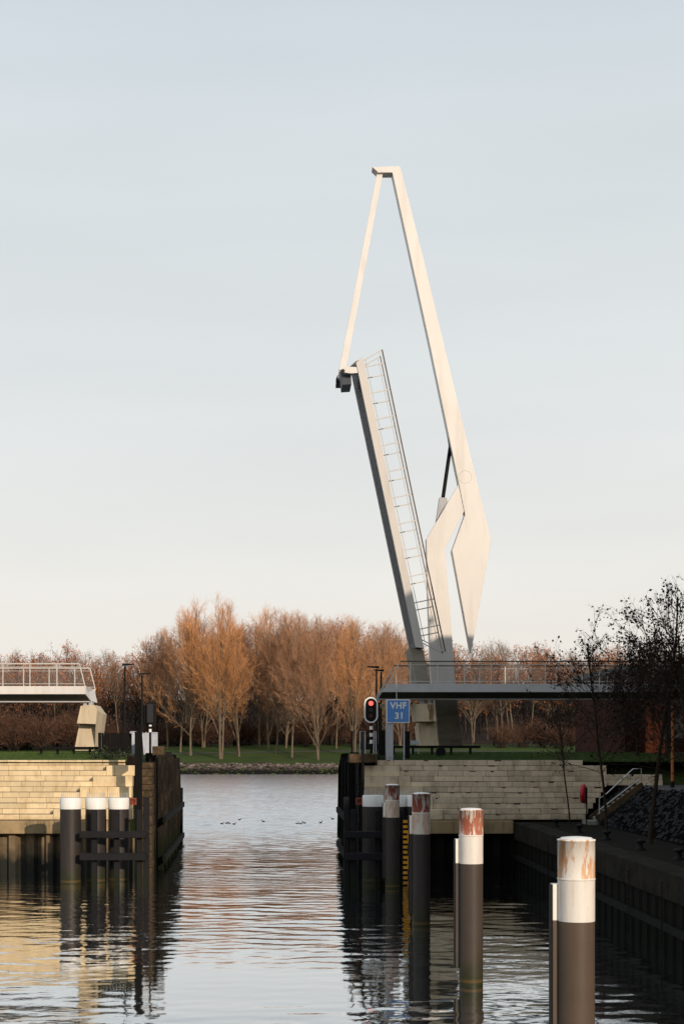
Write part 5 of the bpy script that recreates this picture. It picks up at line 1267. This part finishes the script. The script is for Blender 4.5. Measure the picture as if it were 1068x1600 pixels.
# grass growing along the wall tops
def grass(name, n, x0, x1, y0, y1, zf, hmin, hmax, seed, label):
    r = np.random.default_rng(seed); x = r.uniform(x0, x1, n); y = y0 + (y1 - y0) * r.uniform(0, 1, n) ** 1.5; z = np.array([zf(a, b) for a, b in zip(x, y)]); h = r.uniform(hmin, hmax, n)
    a = r.uniform(0, 6.28, n); w_ = np.stack([np.cos(a), np.sin(a), 0 * a], 1) * .014; p = np.stack([x, y, z - .02], 1); tip = p + np.stack([r.normal(0, .35, n) * h, r.normal(0, .35, n) * h, h], 1)
    V = np.stack([p - w_, p + w_, tip], 1).reshape(-1, 3); o = bpy.data.objects.new(name, np_mesh(name, V, np.arange(3 * n).reshape(-1, 3), M['blade'])); COL.objects.link(o); tag(o, label, 'grass', kind='stuff')
def plz(x, y):
    k = [(80.3, 5.64), (81.2, 5.66), (82.5, 5.74), (84.5, 5.92), (88, 6.02), (95, 6.05)]
    for (a, za), (b, zb) in zip(k, k[1:]):
        if y <= b: return za + (zb - za) * (y - a) / (b - a)
    return 6.0
grass('grass', 45000, -20, -7.6, 80.6, 90, plz, .05, .22, 1, 'sunlit green grass on top of the left quay wall')
grass('grass', 45000, 5.2, 21, 80.6, 90, plz, .05, .2, 2, 'shaded dark grass on top of the right quay wall')

# ------------------------------------------------------------------ ducks on the river
def duck(px, py, face, label):
    Y = F * EYE / (py - CY); x = (px - CX) * Y / F
    root = thing('duck', label, 'duck', (x, Y, 0), 'ducks on the river beyond the gap')
    mb = MB(); nn = 10; prof = [(-.27, .10, .01), (-.2, .08, .07), (-.05, .07, .115), (.1, .07, .11), (.2, .08, .06), (.25, .09, .01)]
    vs = [(x + DS * face * a, Y + DS * rr * math.cos(2 * math.pi * i / nn), DS * c + DS * rr * .9 * math.sin(2 * math.pi * i / nn)) for a, c, rr in prof for i in range(nn)]
    mb.add(vs, [(k * nn + i, k * nn + (i + 1) % nn, (k + 1) * nn + (i + 1) % nn, (k + 1) * nn + i) for k in range(5) for i in range(nn)], True)
    mb.tube([(x + face * .17 * DS, Y, .08 * DS), (x + face * .22 * DS, Y, .2 * DS), (x + face * .25 * DS, Y, .27 * DS)], [.06 * DS, .045 * DS, .05 * DS], 8)
    mb.lathe(x + face * .26 * DS, Y, [(a * DS, b * DS) for a, b in ((.01, .235), (.05, .255), (.06, .29), (.045, .33), (.01, .345))], 10)
    mb.tube([(x + face * .30 * DS, Y, .285 * DS), (x + face * .38 * DS, Y, .27 * DS)], [.015, .008], 6)
    mb.build('body', M['duck'], root)
DS = .52
gd = 'dark duck on the rippled river between the guide walls'
for px, py, f in ((346.5, 1287.5, 1), (354, 1286.8, 1), (358.5, 1287, -1), (365.5, 1288, 1), (374, 1281.5, 1), (411.5, 1284, -1), (464, 1287.3, 1), (469.3, 1287.6, 1), (475.5, 1286.3, -1), (500.5, 1285.5, 1), (519.5, 1280, -1)): duck(px, py, f, gd)
